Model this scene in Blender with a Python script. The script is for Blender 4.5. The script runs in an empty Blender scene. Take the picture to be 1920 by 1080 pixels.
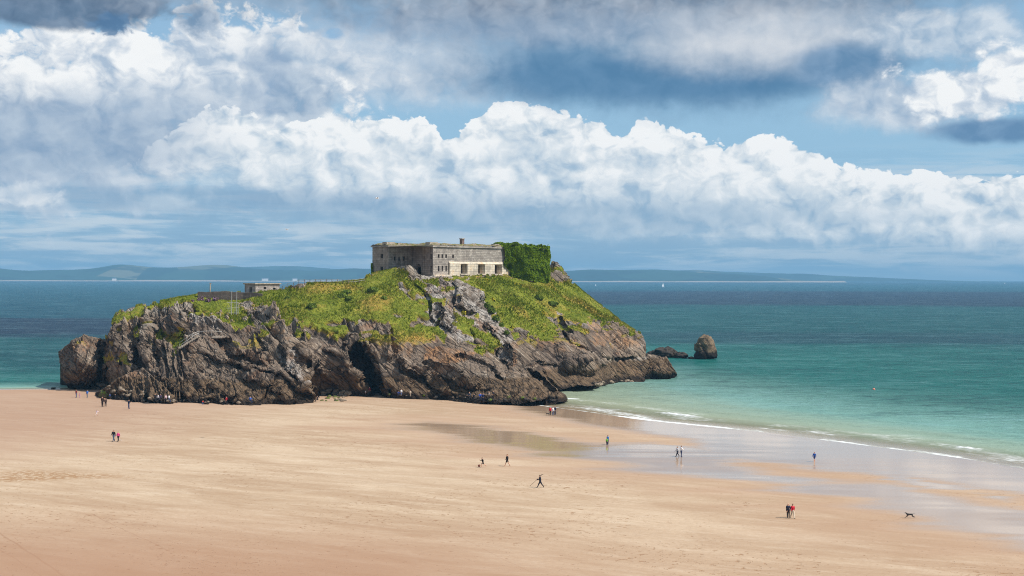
import bpy, bmesh, math, random
import numpy as np
from mathutils import Vector, Matrix, Euler

sc = bpy.context.scene
C = sc.collection
F = 2637.0            # focal length in pixels of a 1920 px wide frame
CAMH = 26.0

# ------------------------------------------------------------------ camera
cam_d = bpy.data.cameras.new('camera')
cam = bpy.data.objects.new('camera', cam_d)
C.objects.link(cam)
cam_d.sensor_width = 36.0
cam_d.lens = 36.0 * F / 1920.0
cam_d.clip_start = 1.0
cam_d.clip_end = 60000.0
cam.location = (0, 0, CAMH)
CAMR = Euler((math.radians(90 - 0.413), math.radians(0.0), 0), 'XYZ').to_matrix() @ Matrix.Rotation(math.radians(0.09), 3, 'Z')
cam.rotation_euler = CAMR.to_euler()
sc.camera = cam
RN = np.array(CAMR)


def srgb(r, g, b):
    f = lambda c: (c / 255 / 12.92) if c / 255 <= 0.04045 else ((c / 255 + 0.055) / 1.055) ** 2.4
    return (f(r), f(g), f(b), 1.0)


def ray(px, py):
    d = RN @ np.array([(px - 960) / F, (540 - py) / F, -1.0])
    return d / d[1]


def ground(px, py, z=0.0):
    d = ray(px, py)
    t = (CAMH - z) / -d[2]
    return np.array([d[0] * t, t, z])


def at(px, py, D):
    d = ray(px, py)
    return np.array([d[0] * D, D, CAMH + d[2] * D])


def proj(P):
    q = (P - np.array([0, 0, CAMH])) @ RN
    return 960 + F * q[..., 0] / -q[..., 2], 540 - F * q[..., 1] / -q[..., 2]


# ------------------------------------------------------------------ node helpers
class E:
    """a shader socket with arithmetic"""
    nt = None

    def __init__(s, sock): s.s = sock

    @staticmethod
    def m(op, *a, clamp=False):
        n = E.nt.nodes.new('ShaderNodeMath'); n.operation = op; n.use_clamp = clamp
        for i, v in enumerate(a):
            if isinstance(v, E): E.nt.links.new(v.s, n.inputs[i])
            else: n.inputs[i].default_value = float(v)
        return E(n.outputs[0])

    def __add__(s, o): return E.m('ADD', s, o)
    __radd__ = __add__
    def __sub__(s, o): return E.m('SUBTRACT', s, o)
    def __rsub__(s, o): return E.m('SUBTRACT', o, s)
    def __mul__(s, o): return E.m('MULTIPLY', s, o)
    __rmul__ = __mul__
    def __truediv__(s, o): return E.m('DIVIDE', s, o)
    def pw(s, o): return E.m('POWER', s, o)
    def sat(s): return E.m('ADD', s, 0, clamp=True)
    def abs(s): return E.m('ABSOLUTE', s)
    def sqrt(s): return E.m('SQRT', s)
    def max(s, o): return E.m('MAXIMUM', s, o)
    def min(s, o): return E.m('MINIMUM', s, o)

    def ss(s, a, b, lo=0.0, hi=1.0):
        n = E.nt.nodes.new('ShaderNodeMapRange'); n.interpolation_type = 'SMOOTHSTEP'
        flip = a > b
        if flip: a, b, lo, hi = b, a, hi, lo
        E.nt.links.new(s.s, n.inputs[0])
        for i, v in zip((1, 2, 3, 4), (a, b, lo, hi)): n.inputs[i].default_value = v
        return E(n.outputs[0])


def node(t, **kw):
    n = E.nt.nodes.new(t)
    for k, v in kw.items(): setattr(n, k, v)
    return n


def plug(inp, v):
    if isinstance(v, E): E.nt.links.new(v.s, inp)
    else: inp.default_value = v


def vec(x, y, z):
    n = node('ShaderNodeCombineXYZ')
    for i, v in enumerate((x, y, z)): plug(n.inputs[i], v)
    return E(n.outputs[0])


def noise(v, scale, detail=4.0, rough=0.5, dist=0.0, kind='FBM', color=False, lac=2.0, dim='3D'):
    n = node('ShaderNodeTexNoise', noise_dimensions=dim, noise_type=kind)
    if v is not None: plug(n.inputs['Vector'], v)
    n.inputs['Scale'].default_value = scale; n.inputs['Detail'].default_value = detail
    n.inputs['Roughness'].default_value = rough; n.inputs['Distortion'].default_value = dist
    n.inputs['Lacunarity'].default_value = lac
    return E(n.outputs['Color' if color else 'Fac'])


def voro(v, scale, detail=0.0, rough=0.5, feature='F1', out='Distance', rnd=1.0, smooth=None, dim='3D'):
    n = node('ShaderNodeTexVoronoi', voronoi_dimensions=dim, feature=feature)
    if v is not None: plug(n.inputs['Vector'], v)
    n.inputs['Scale'].default_value = scale
    n.inputs['Detail'].default_value = detail; n.inputs['Roughness'].default_value = rough
    n.inputs['Randomness'].default_value = rnd
    if smooth is not None: n.inputs['Smoothness'].default_value = smooth
    return E(n.outputs[out])


def mix(f, a, b, mode='MIX'):
    n = node('ShaderNodeMix', data_type='RGBA', blend_type=mode)
    plug(n.inputs[0], f); plug(n.inputs[6], a); plug(n.inputs[7], b)
    return E(n.outputs[2])


def curve(x, pts, x0, x1, y0, y1):
    """piecewise curve through pts of x"""
    n = node('ShaderNodeFloatCurve')
    plug(n.inputs['Value'], (x - x0) / (x1 - x0))
    c = n.mapping.curves[0]
    pts = sorted(((min(max((a - x0) / (x1 - x0), 0), 1), min(max((b - y0) / (y1 - y0), 0), 1)) for a, b in pts))
    while len(c.points) < len(pts): c.points.new(0.5, 0.5)
    for p, (a, b) in zip(c.points, pts):
        p.location = (a, b); p.handle_type = 'AUTO_CLAMPED'
    n.mapping.update()
    return E(n.outputs[0]) * (y1 - y0) + y0


# ------------------------------------------------------------------ sun and sky
SUN_EL, SUN_AZ = 50.0, 113.0           # azimuth clockwise from +Y: from the right, a little behind the camera
sd = Vector((math.sin(math.radians(SUN_AZ)) * math.cos(math.radians(SUN_EL)),
             math.cos(math.radians(SUN_AZ)) * math.cos(math.radians(SUN_EL)), math.sin(math.radians(SUN_EL))))
sun_d = bpy.data.lights.new('sun', 'SUN')
sun_d.energy = 5.0; sun_d.angle = math.radians(0.55); sun_d.color = (1.0, 0.955, 0.89)
sun = bpy.data.objects.new('sun', sun_d); C.objects.link(sun)
sun.rotation_euler = sd.to_track_quat('Z', 'Y').to_euler()
sun.location = (200, -60, 300)

w = bpy.data.worlds.new('World'); sc.world = w; w.use_nodes = True
E.nt = w.node_tree; E.nt.nodes.clear()
sky = node('ShaderNodeTexSky', sky_type='NISHITA', sun_disc=False)
sky.sun_elevation = math.radians(SUN_EL); sky.sun_rotation = math.radians(SUN_AZ)
sky.altitude = 0; sky.air_density = 1.0; sky.dust_density = 0.6; sky.ozone_density = 1.6
tc = node('ShaderNodeTexCoord')
sep = node('ShaderNodeSeparateXYZ'); E.nt.links.new(tc.outputs['Generated'], sep.inputs[0])
dx, dy, dz = (E(sep.outputs[i]) for i in range(3))
AZ = E.m('ARCTAN2', dx, dy) * (180 / math.pi)
EL = E.m('ARCSINE', dz) * (180 / math.pi)


def sk(px, py):
    a = math.atan((px - 960) / F)
    return math.degrees(a), math.degrees(math.atan((521 - py) / F * math.cos(a)))


DEG = 0.02173     # degrees per pixel
# sky coordinates for the cloud noises, stretched sideways towards the horizon as flat cloud sheets are
P1 = vec(AZ * 0.85, EL * 1.1, 0.0)
big = noise(P1, 0.30, 2.0, 0.5, dim='2D')
warpc = noise(P1, 0.8, 2.0, 0.55, color=True, dim='2D')
vm = node('ShaderNodeVectorMath', operation='MULTIPLY_ADD')
plug(vm.inputs[0], warpc); vm.inputs[1].default_value = (0.9, 0.9, 0); plug(vm.inputs[2], P1)
PW = E(vm.outputs[0])
puff = 1.0 - voro(PW, 0.52, 4.0, 0.56, dim='2D')      # cauliflower heads
vo = node('ShaderNodeVectorMath', operation='ADD'); plug(vo.inputs[0], PW); vo.inputs[1].default_value = (0.34, 0.42, 0)
puff2 = 1.0 - voro(E(vo.outputs[0]), 0.52, 3.0, 0.56, dim='2D')
fine = noise(P1, 1.7, 9.0, 0.66, dim='2D')
wisp = noise(P1, 0.7, 6.0, 0.58, 0.25, dim='2D')
puffs = 1.0 - voro(PW, 1.55, 2.0, 0.6, dim='2D')                           # smaller heads on the big ones
relief = puff - puff2                                                  # lit side of each head faces the sun
tex = (relief * 1.15 + (wisp - 0.5) * 1.0 + (fine - 0.5) * 0.55)
edge = (puff - 0.55) * 1.05 + (fine - 0.5) * 0.9
soft = (wisp - 0.5) * 1.5 + (fine - 0.5) * 0.5

ns = node('ShaderNodeMix', data_type='RGBA', blend_type='MULTIPLY')
ns.inputs[0].default_value = 1.0
E.nt.links.new(sky.outputs[0], ns.inputs[6]); ns.inputs[7].default_value = (0.12, 0.12, 0.12, 1)
col = E(ns.outputs[2])
# pale blue air low in the sky
col = mix(EL.ss(11.0, 1.0, 0.45, 0.92), col, srgb(143, 190, 224))

WHITE, LITE = srgb(250, 251, 251), srgb(226, 232, 238)
GREY, BLUE, DARK = srgb(168, 186, 206), srgb(134, 166, 196), srgb(100, 132, 165)


def dist_to(cx, cy, rx, ry, k=None):
    a, e = sk(cx, cy)
    x = (AZ - a) / (rx * DEG); y = (EL - e) / (ry * DEG)
    return (x * x + y * y).sqrt()


def blob(cx, cy, rx, ry, lo, hi, bias=0.5, gain=1.0, n=0.5, w=0.25, amax=1.0, field=None, lift=0.0):
    """one cloud: an oval with a billowing edge, coloured from lo to hi by its relief"""
    global col
    d = dist_to(cx, cy, rx, ry)
    f = edge if field is None else field
    al = (1.0 - d + f * n).ss(-w, w, 0.0, amax)
    sh = tex * gain + bias
    if lift:
        a, e = sk(cx, cy); sh = sh + (EL - e) / (ry * DEG) * lift
    col = mix(al, col, mix(sh.sat(), lo, hi))


col = mix(EL.ss(4.0, 0.5, 0, 0.8), col, srgb(162, 188, 208))
# ---- flat sheets low over the horizon
P2 = vec(AZ * 0.10, EL * 1.35, 3.0)
sh1 = noise(P2, 1.3, 6.0, 0.62, 0.3, dim='2D')
P3 = vec(AZ * 0.22, EL * 1.5, 9.0)
sh2 = noise(P3, 1.3, 5.0, 0.6, 0.4, dim='2D')
low = EL.ss(-0.1, 0.5) * EL.ss(5.6, 3.0)
col = mix((sh1 * 0.6 + sh2 * 0.5).ss(0.47, 0.66, 0, 0.92) * low, col, srgb(208, 220, 229))
col = mix(((1.0 - sh1) * 0.7 + (1.0 - sh2) * 0.3).ss(0.50, 0.62, 0, 0.65) * low, col, srgb(140, 174, 202))

# ---- upper left mass
blob(-60, 235, 560, 180, srgb(150, 174, 200), srgb(226, 232, 239), 0.58, 0.7, 0.45, 0.3)
blob(330, 140, 440, 150, srgb(176, 194, 214), WHITE, 0.74, 1.1, 0.6, 0.10)
blob(720, 125, 290, 66, srgb(160, 184, 208), srgb(222, 228, 235), 0.6, 0.7, 0.6, 0.45, 0.92, soft)
blob(500, 250, 320, 110, srgb(176, 195, 214), WHITE, 0.70, 1.0, 0.6, 0.16)
blob(95, 180, 150, 70, GREY, WHITE, 0.85, 0.8, 0.5, 0.3, 0.9)
blob(480, 258, 210, 66, srgb(186, 203, 220), WHITE, 0.74, 1.0, 0.6, 0.2, 0.95)
blob(120, 262, 280, 72, srgb(142, 166, 194), srgb(186, 201, 217), 0.45, 0.6, 0.45, 0.4, 0.95, soft)
blob(330, 190, 170, 34, srgb(158, 180, 204), srgb(206, 216, 227), 0.4, 0.7, 0.8, 0.5, 0.75, soft)
blob(505, 150, 50, 60, srgb(146, 170, 198), srgb(196, 209, 223), 0.4, 0.7, 0.8, 0.25, 0.8, soft)
blob(570, 190, 44, 52, srgb(140, 166, 194), srgb(190, 205, 220), 0.4, 0.7, 0.8, 0.25, 0.8, soft)
blob(625, 62, 34, 18, srgb(120, 176, 220), srgb(130, 184, 226), 0.5, 0.3, 0.8, 0.25, 0.8)

# ---- main bank of cumulus, its top falling to the right
TOP = [(-300, 260), (200, 300), (290, 262), (345, 216), (430, 192), (540, 222), (640, 214), (720, 207), (800, 214), (842, 242), (868, 228), (905, 192),
       (958, 175), (1000, 192), (1040, 203), (1110, 210), (1165, 236), (1212, 210), (1262, 232), (1325, 254), (1370, 251), (1418, 241),
       (1485, 253), (1545, 273), (1572, 298), (1650, 310), (1730, 305), (1810, 315), (1920, 326), (2300, 350)]
top = curve(AZ, [sk(a, b) for a, b in TOP], -26, 26, 0, 12)
h = top - EL + 0.10                                       # degrees below the top
hb = (h + edge * 0.45 + (puffs - 0.6) * 0.28).ss(-0.03, 0.07)
base = curve(AZ, [sk(a, b) for a, b in [(-300, 360), (0, 360), (300, 365), (600, 392), (900, 425), (1200, 440), (1500, 455), (1900, 470), (2300, 475)]], -26, 26, 0, 12)
under = EL - base + soft * 0.55
fade = under.ss(-0.75, 0.75) * AZ.ss(-17.5, -8.0)
lit = (h.ss(0.0, 2.6, 1.0, 0.62) + (tex * 0.9 + (puffs - 0.58) * 0.26) * h.ss(0.2, 2.4, 1.1, 0.6) - under.ss(1.0, -0.5, 0, 0.5)).sat()
lit2 = lit + (big - 0.5) * 0.5
bank = mix(lit2.ss(0.0, 0.55), srgb(166, 191, 213), srgb(218, 227, 234))
bank = mix(lit2.ss(0.42, 0.95), bank, WHITE)
col = mix(hb * fade, col, bank)
# its flat blue underside and a few pale shreds in front
blob(1010, 408, 520, 28, srgb(140, 172, 200), srgb(172, 195, 214), 0.4, 0.6, 0.5, 0.6, 0.75, soft)
blob(300, 375, 520, 22, srgb(134, 166, 196), srgb(166, 190, 211), 0.3, 0.6, 0.5, 0.6, 0.7, soft)
blob(30, 366, 88, 24, srgb(196, 210, 224), srgb(236, 239, 242), 0.6, 0.8, 0.6, 0.3, 0.9)
blob(308, 380, 40, 14, srgb(178, 199, 217), srgb(206, 219, 230), 0.5, 0.8, 0.7, 0.5, 0.8, soft)

# ---- grey cloud overhead, dark below and pale inside
blob(1300, 45, 440, 150, srgb(94, 136, 172), srgb(140, 170, 198), 0.36, 0.42, 0.30, 0.3, 1.0, soft)
blob(1250, 146, 380, 44, srgb(84, 128, 166), srgb(106, 146, 182), 0.3, 0.5, 0.35, 0.45, 0.95, soft)
blob(1420, 62, 220, 62, srgb(178, 192, 208), srgb(226, 228, 232), 0.60, 0.42, 0.35, 0.6, 0.9, soft)
blob(1590, 122, 90, 40, srgb(100, 138, 174), srgb(140, 168, 198), 0.3, 0.6, 0.5, 0.4, 0.95, soft)
blob(960, 40, 330, 42, srgb(128, 152, 180), srgb(176, 190, 207), 0.45, 0.5, 0.6, 0.5, 0.9, soft)
# ---- right hand cumulus
blob(1790, 60, 150, 40, srgb(160, 184, 208), LITE, 0.5, 0.9, 0.8, 0.4, 0.8, soft)
blob(1700, 190, 150, 46, srgb(160, 182, 206), srgb(214, 222, 231), 0.55, 0.8, 0.6, 0.4, 0.95, soft)
blob(1810, 168, 150, 62, srgb(184, 200, 218), WHITE, 0.66, 1.2, 0.55, 0.18)
blob(1900, 130, 90, 60, srgb(184, 200, 218), WHITE, 0.68, 1.2, 0.5, 0.18)
blob(1870, 244, 105, 22, srgb(98, 136, 174), srgb(130, 162, 194), 0.35, 0.7, 0.5, 0.35, 0.95, soft)
# ---- dark rags along the top
blob(90, 10, 210, 40, srgb(84, 108, 136), srgb(124, 146, 172), 0.4, 0.6, 0.4, 0.2, 0.95, soft)
blob(205, 48, 58, 30, srgb(84, 120, 158), srgb(130, 158, 188), 0.3, 0.7, 0.7, 0.15, 0.95)
blob(372, 42, 66, 36, srgb(104, 138, 172), srgb(176, 194, 214), 0.35, 1.0, 1.0, 0.3, 0.85)
blob(980, -40, 1500, 62, srgb(112, 122, 140), srgb(176, 184, 196), 0.45, 0.7, 0.5, 0.6, 0.75, soft)

# ---- broken cloud over the rest of the sky, behind and above the camera
P4 = vec(dx, dy, dz * 1.6)
hi_c = noise(P4, 2.6, 6.0, 0.56, 0.3)
hi_m = EL.ss(13.0, 18.0).max(AZ.abs().ss(27.0, 36.0)) * EL.ss(1.0, 4.0)
col = mix(hi_c.ss(0.42, 0.60, 0, 0.9) * hi_m, col, mix(hi_c.ss(0.5, 0.72), srgb(205, 215, 226), srgb(150, 168, 190)))
bg = node('ShaderNodeBackground'); plug(bg.inputs[0], col); bg.inputs[1].default_value = 1.0
wo = node('ShaderNodeOutputWorld'); E.nt.links.new(bg.outputs[0], wo.inputs[0])
w.cycles.sampling_method = 'MANUAL'; w.cycles.sample_map_resolution = 256

sc.view_settings.view_transform = 'Standard'; sc.view_settings.look = 'None'
sc.view_settings.exposure = 0.0; sc.view_settings.gamma = 1.0
sc.render.engine = 'CYCLES'
sc.cycles.use_denoising = True
sc.cycles.denoising_prefilter = 'NONE'
sc.cycles.filter_width = 1.05
sc.cycles.max_bounces = 5; sc.cycles.diffuse_bounces = 2; sc.cycles.glossy_bounces = 3; sc.cycles.transmission_bounces = 2
sc.cycles.volume_bounces = 0; sc.cycles.transparent_max_bounces = 8
sc.cycles.caustics_reflective = False; sc.cycles.caustics_refractive = False
# ------------------------------------------------------------------ numpy noise
def _h(ix, iy, iz, seed):
    n = (ix.astype(np.uint32) * np.uint32(374761393) + iy.astype(np.uint32) * np.uint32(668265263)
         + iz.astype(np.uint32) * np.uint32(2147483647) + np.uint32((seed * 974634777 + 12345) & 0xffffffff))
    n = (n ^ (n >> np.uint32(13))) * np.uint32(1274126177)
    n = (n ^ (n >> np.uint32(16))) * np.uint32(2246822519)
    return ((n ^ (n >> np.uint32(15))) & np.uint32(0xffffff)).astype(np.float32) / np.float32(0xffffff)


def vnoise(P, seed=0):
    """smooth value noise, -1..1"""
    f = np.floor(P); i = f.astype(np.int64); u = (P - f).astype(np.float32)
    u = u * u * u * (u * (u * 6 - 15) + 10)
    r = 0
    for a in (0, 1):
        wx = u[:, 0] if a else 1 - u[:, 0]
        for b in (0, 1):
            wy = u[:, 1] if b else 1 - u[:, 1]
            for c in (0, 1):
                wz = u[:, 2] if c else 1 - u[:, 2]
                r = r + wx * wy * wz * _h(i[:, 0] + a, i[:, 1] + b, i[:, 2] + c, seed)
    return r * 2 - 1


def fbm(P, octs=4, seed=0, gain=0.5, lac=2.03):
    r = 0; a = 1.0; t = 0
    for k in range(octs):
        r = r + a * vnoise(P * lac ** k + k * 17.3, seed + k); t += a; a *= gain
    return r / t * 1.5


def ridged(P, octs=4, seed=0, gain=0.55):
    r = 0; a = 1.0; t = 0
    for k in range(octs):
        n = 1 - np.abs(vnoise(P * 2.07 ** k + k * 9.1, seed + k)) * 1.6
        r = r + a * n; t += a; a *= gain
    return r / t


def cells(P, seed=0):
    """nearest jittered cell: (distance, second distance, a random number of the cell, offset to it)"""
    f = np.floor(P); i = f.astype(np.int64)
    d1 = np.full(len(P), 9.0, np.float32); d2 = d1.copy(); idr = np.zeros(len(P), np.float32); off = np.zeros((len(P), 3), np.float32)
    for a in (-1, 0, 1):
        for b in (-1, 0, 1):
            for c in (-1, 0, 1):
                x, y, z = i[:, 0] + a, i[:, 1] + b, i[:, 2] + c
                q = np.stack([x + _h(x, y, z, seed), y + _h(x, y, z, seed + 1), z + _h(x, y, z, seed + 2)], 1) - P
                d = np.sqrt((q * q).sum(1)).astype(np.float32)
                n = d < d1
                d2 = np.where(n, d1, np.minimum(d2, d))
                idr = np.where(n, _h(x, y, z, seed + 3), idr); off[n] = q[n]; d1 = np.where(n, d, d1)
    return d1, d2, idr, off


def sst(a, b, x):
    t = np.clip((x - a) / (b - a), 0, 1)
    return t * t * (3 - 2 * t)


def inpoly(px, py, poly):
    r = np.zeros(px.shape, bool); n = len(poly)
    for k in range(n):
        (x0, y0), (x1, y1) = poly[k], poly[(k + 1) % n]
        if y0 == y1: continue
        r ^= ((py < y0) != (py < y1)) & (px < (x1 - x0) * (py - y0) / (y1 - y0) + x0)
    return r


def polydist(px, py, poly):
    """signed distance to a polygon, positive inside"""
    d = np.full(px.shape, 1e9); n = len(poly)
    for k in range(n):
        (x0, y0), (x1, y1) = poly[k], poly[(k + 1) % n]
        vx, vy = x1 - x0, y1 - y0
        t = np.clip(((px - x0) * vx + (py - y0) * vy) / (vx * vx + vy * vy + 1e-9), 0, 1)
        d = np.minimum(d, np.hypot(px - x0 - t * vx, py - y0 - t * vy))
    return np.where(inpoly(px, py, poly), d, -d)


# ------------------------------------------------------------------ scene helpers
def mesh_obj(name, verts, faces, mat=None, parent=None, smooth=False, attrs=None, mats=None, midx=None):
    me = bpy.data.meshes.new(name)
    verts = np.asarray(verts, np.float32)
    if isinstance(faces, np.ndarray):
        k = faces.shape[1]
        me.vertices.add(len(verts)); me.vertices.foreach_set('co', verts.ravel())
        me.loops.add(faces.size); me.loops.foreach_set('vertex_index', faces.ravel().astype(np.int32))
        me.polygons.add(len(faces)); me.polygons.foreach_set('loop_start', np.arange(0, faces.size, k, dtype=np.int32))
        me.polygons.foreach_set('loop_total', np.full(len(faces), k, np.int32))
    else:
        me.from_pydata([tuple(v) for v in verts], [], faces)
    for m in (mats or ([mat] if mat else [])): me.materials.append(m)
    if midx is not None: me.polygons.foreach_set('material_index', np.asarray(midx, np.int32))
    for k, v in (attrs or {}).items():
        a = me.attributes.new(k, 'FLOAT', 'POINT'); a.data.foreach_set('value', np.asarray(v, np.float32).ravel())
    me.update(calc_edges=True); me.validate()
    if smooth: me.polygons.foreach_set('use_smooth', np.ones(len(me.polygons), bool))
    o = bpy.data.objects.new(name, me); C.objects.link(o)
    if parent: o.parent = parent
    return o


def tag(o, label=None, cat=None, group=None, kind=None):
    for k, v in (('label', label), ('category', cat), ('group', group), ('kind', kind)):
        if v: o[k] = v
    return o


def empty(name, loc, rz=0.0, label=None, cat=None, group=None):
    o = bpy.data.objects.new(name, None); C.objects.link(o)
    o.location = [float(c) for c in loc]; o.rotation_euler = (0, 0, rz); o.empty_display_size = 0.3
    return tag(o, label, cat, group)


def grid_faces(nr, nc, flip=False):
    i = np.arange(nr - 1)[:, None] * nc + np.arange(nc - 1)[None]
    f = np.stack([i, i + 1, i + nc + 1, i + nc], -1).reshape(-1, 4)
    return f[:, ::-1] if flip else f


def new_mat(name):
    m = bpy.data.materials.new(name); m.use_nodes = True
    E.nt = m.node_tree; E.nt.nodes.clear()
    return m


def finish(shader, vol=None):
    o = node('ShaderNodeOutputMaterial')
    if shader is not None: E.nt.links.new(shader, o.inputs[0])
    if vol is not None: E.nt.links.new(vol, o.inputs[1])


def bsdf(color, rough=0.8, spec=0.3, normal=None, **kw):
    n = node('ShaderNodeBsdfPrincipled')
    plug(n.inputs['Base Color'], color); plug(n.inputs['Roughness'], rough); plug(n.inputs['Specular IOR Level'], spec)
    if normal is not None: plug(n.inputs['Normal'], normal)
    for k, v in kw.items(): plug(n.inputs[k], v)
    return n.outputs[0]


def bump(h, strength=0.5, dist=0.1, normal=None):
    n = node('ShaderNodeBump'); n.inputs['Strength'].default_value = strength; plug(n.inputs['Distance'], dist)
    plug(n.inputs['Height'], h)
    if normal is not None: plug(n.inputs['Normal'], normal)
    return E(n.outputs[0])


def attr(name):
    return E(node('ShaderNodeAttribute', attribute_name=name).outputs['Fac'])


def pos(): return E(node('ShaderNodeNewGeometry').outputs['Position'])


def objc(): return E(node('ShaderNodeTexCoord').outputs['Object'])


def scaled(v, sx, sy, sz, rz=0.0, rx=0.0, ry=0.0):
    n = node('ShaderNodeMapping'); plug(n.inputs[0], v)
    n.inputs['Rotation'].default_value = (rx, ry, rz); n.inputs['Scale'].default_value = (sx, sy, sz)
    return E(n.outputs[0])


def plain(name, rgb, rough=0.7, var=0.25, scale=6.0, spec=0.3):
    m = new_mat(name)
    n = noise(objc(), scale, 4.0, 0.6)
    c = mix(n.ss(0.3, 0.7), tuple(v * (1 - var) for v in rgb[:3]) + (1,), tuple(min(1, v * (1 + var)) for v in rgb[:3]) + (1,))
    finish(bsdf(c, rough, spec)); return m


# ------------------------------------------------------------------ the shore in plan
# waterline of the open beach and of the bay behind, from ground points
SHORE = [(-900, 700), (-200, 732), (0, 730), (130, 729), (400, 731), (700, 736), (880, 742), (955, 756), (1010, 760), (1100, 772), (1200, 787), (1320, 799), (1430, 810),
         (1560, 827), (1700, 845), (1810, 860), (1930, 880), (2200, 925)]
shore = np.array([ground(a, b)[:2] for a, b in SHORE])
shore = np.vstack([[-1500, shore[0, 1]], shore, [900, 60.0], [3000, -400.0]])


def seaward(X, Y):
    """metres seaward of the waterline (negative on the sand), measured across it"""
    d = np.full(X.shape, 1e9)
    for (x0, y0), (x1, y1) in zip(shore[:-1], shore[1:]):
        vx, vy = x1 - x0, y1 - y0
        t = np.clip(((X - x0) * vx + (Y - y0) * vy) / (vx * vx + vy * vy), 0, 1)
        d = np.minimum(d, np.hypot(X - x0 - t * vx, Y - y0 - t * vy))
    yl = np.interp(X, shore[:, 0], shore[:, 1])
    return np.where(Y > yl, d, -d)


def sand_z(sea):
    return np.where(sea < 0, 0.9 * (1 - np.exp(sea / 60.0)), -0.02 * sea)


def nonuni(a, b, step, lo, hi, n=14):
    mid = np.arange(a, b + step / 2, step)
    L = a - (a - lo) * (np.linspace(0, 1, n)[1:] ** 3) if lo < a else np.array([])
    R = b + (hi - b) * (np.linspace(0, 1, n)[1:] ** 3) if hi > b else np.array([])
    return np.concatenate([L[::-1], mid, R])


def ground_of(px, py):
    """the point of the sand seen at a pixel"""
    z = 0.0
    for k in range(6):
        g = ground(px, py, z); z = float(sand_z(seaward(np.array([g[0]]), np.array([g[1]])))[0])
    g[2] = z
    return g


# ------------------------------------------------------------------ sand
gx = nonuni(-135, 125, 0.75, -1600, 1600); gy = nonuni(108, 350, 0.75, -300, 430, 8)
X, Y = np.meshgrid(gx, gy)
sea = seaward(X, Y); Z = sand_z(sea)
fp = np.stack([X.ravel(), Y.ravel(), np.zeros(X.size)], 1)
rip = fbm(fp * np.array([0.02, 0.07, 1]), 4, 5).reshape(X.shape)
Z = Z + rip * 0.10 * np.clip(-sea / 30, 0, 1)
PX, PY = proj(np.stack([X, Y, Z], -1))
# wet film left by the tide: along the water's edge, two shallow runnels behind it
w1 = [ground_of(a, b)[:2] for a, b in [(945, 752), (1010, 756), (1100, 770), (1200, 785), (1430, 808), (1700, 843), (1930, 878), (2300, 930), (2300, 1010), (1930, 935), (1720, 898),
                                (1600, 884), (1500, 876), (1390, 866), (1330, 852), (1300, 838), (1240, 820), (1150, 806), (1060, 788), (985, 769)]]
w2 = [ground_of(a, b)[:2] for a, b in [(745, 796), (800, 791), (880, 796), (960, 803), (1000, 815), (1060, 828), (1120, 833), (1230, 828), (1330, 846), (1420, 868), (1380, 880),
                                (1450, 893), (1560, 902), (1680, 908), (1800, 930), (1930, 960), (2200, 1000), (2200, 1080), (1930, 1028), (1800, 990), (1680, 955), (1540, 925), (1400, 905),
                                (1250, 885), (1150, 872), (1080, 858), (1010, 850), (950, 838), (870, 820), (800, 806)]]
w3 = [ground_of(a, b)[:2] for a, b in [(1640, 880), (1760, 905), (1930, 930), (1930, 960), (1780, 925), (1680, 903)]]
wn = fbm(fp * np.array([0.035, 0.16, 1]), 5, 11).reshape(X.shape) * 5.5 + fbm(fp * np.array([0.12, 0.6, 1]), 3, 3).reshape(X.shape) * 1.6
wet = np.maximum(np.maximum(sst(-5, 4, polydist(X, Y, w1) + wn * 0.6), sst(-5, 3, polydist(X, Y, w2) + wn * 0.8)), sst(-3, 2, polydist(X, Y, w3) + wn))
wet = np.maximum(wet, sst(-7, -1, sea + wn * 0.3) * sst(870, 960, PX))
wet = np.maximum(wet, sst(-3, 0, sea))
damp = sst(-26, 4, np.maximum(polydist(X, Y, w1), polydist(X, Y, w2)) + wn * 1.8)
damp = np.maximum(damp, 0.75 * sst(-26, -4, sea + wn * 0.8) * sst(900, 600, PX))  # left shore by the island: damp sand, with cloud shade put in too
m = new_mat('sand'); P = pos()
g1 = noise(P, 0.02, 3.0, 0.5)
PS = scaled(scaled(P, 1, 1, 1, rz=math.radians(30)), 0.05, 0.20, 1.0)
streak = noise(PS, 1.0, 7.0, 0.62, 0.6)
PS2 = scaled(scaled(P, 1, 1, 1, rz=math.radians(24)), 0.16, 0.62, 1.0)
streak2 = noise(PS2, 1.0, 5.0, 0.6, 0.4)
grain = noise(P, 2.2, 5.0, 0.7)
damp_shadeA, wetA = attr('damp'), attr('wet')
sandc = mix((streak * 0.7 + g1 * 0.5).ss(0.42, 0.78), srgb(174, 146, 118), srgb(202, 178, 150))
sandc = mix(streak2.ss(0.46, 0.75, 0, 0.5), sandc, srgb(212, 192, 166))
sandc = mix((1.0 - streak2).ss(0.5, 0.78, 0, 0.28), sandc, srgb(168, 138, 110))
sandc = mix(grain.ss(0.35, 0.7, 0.24, 0.0), sandc, srgb(150, 118, 90))
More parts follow.
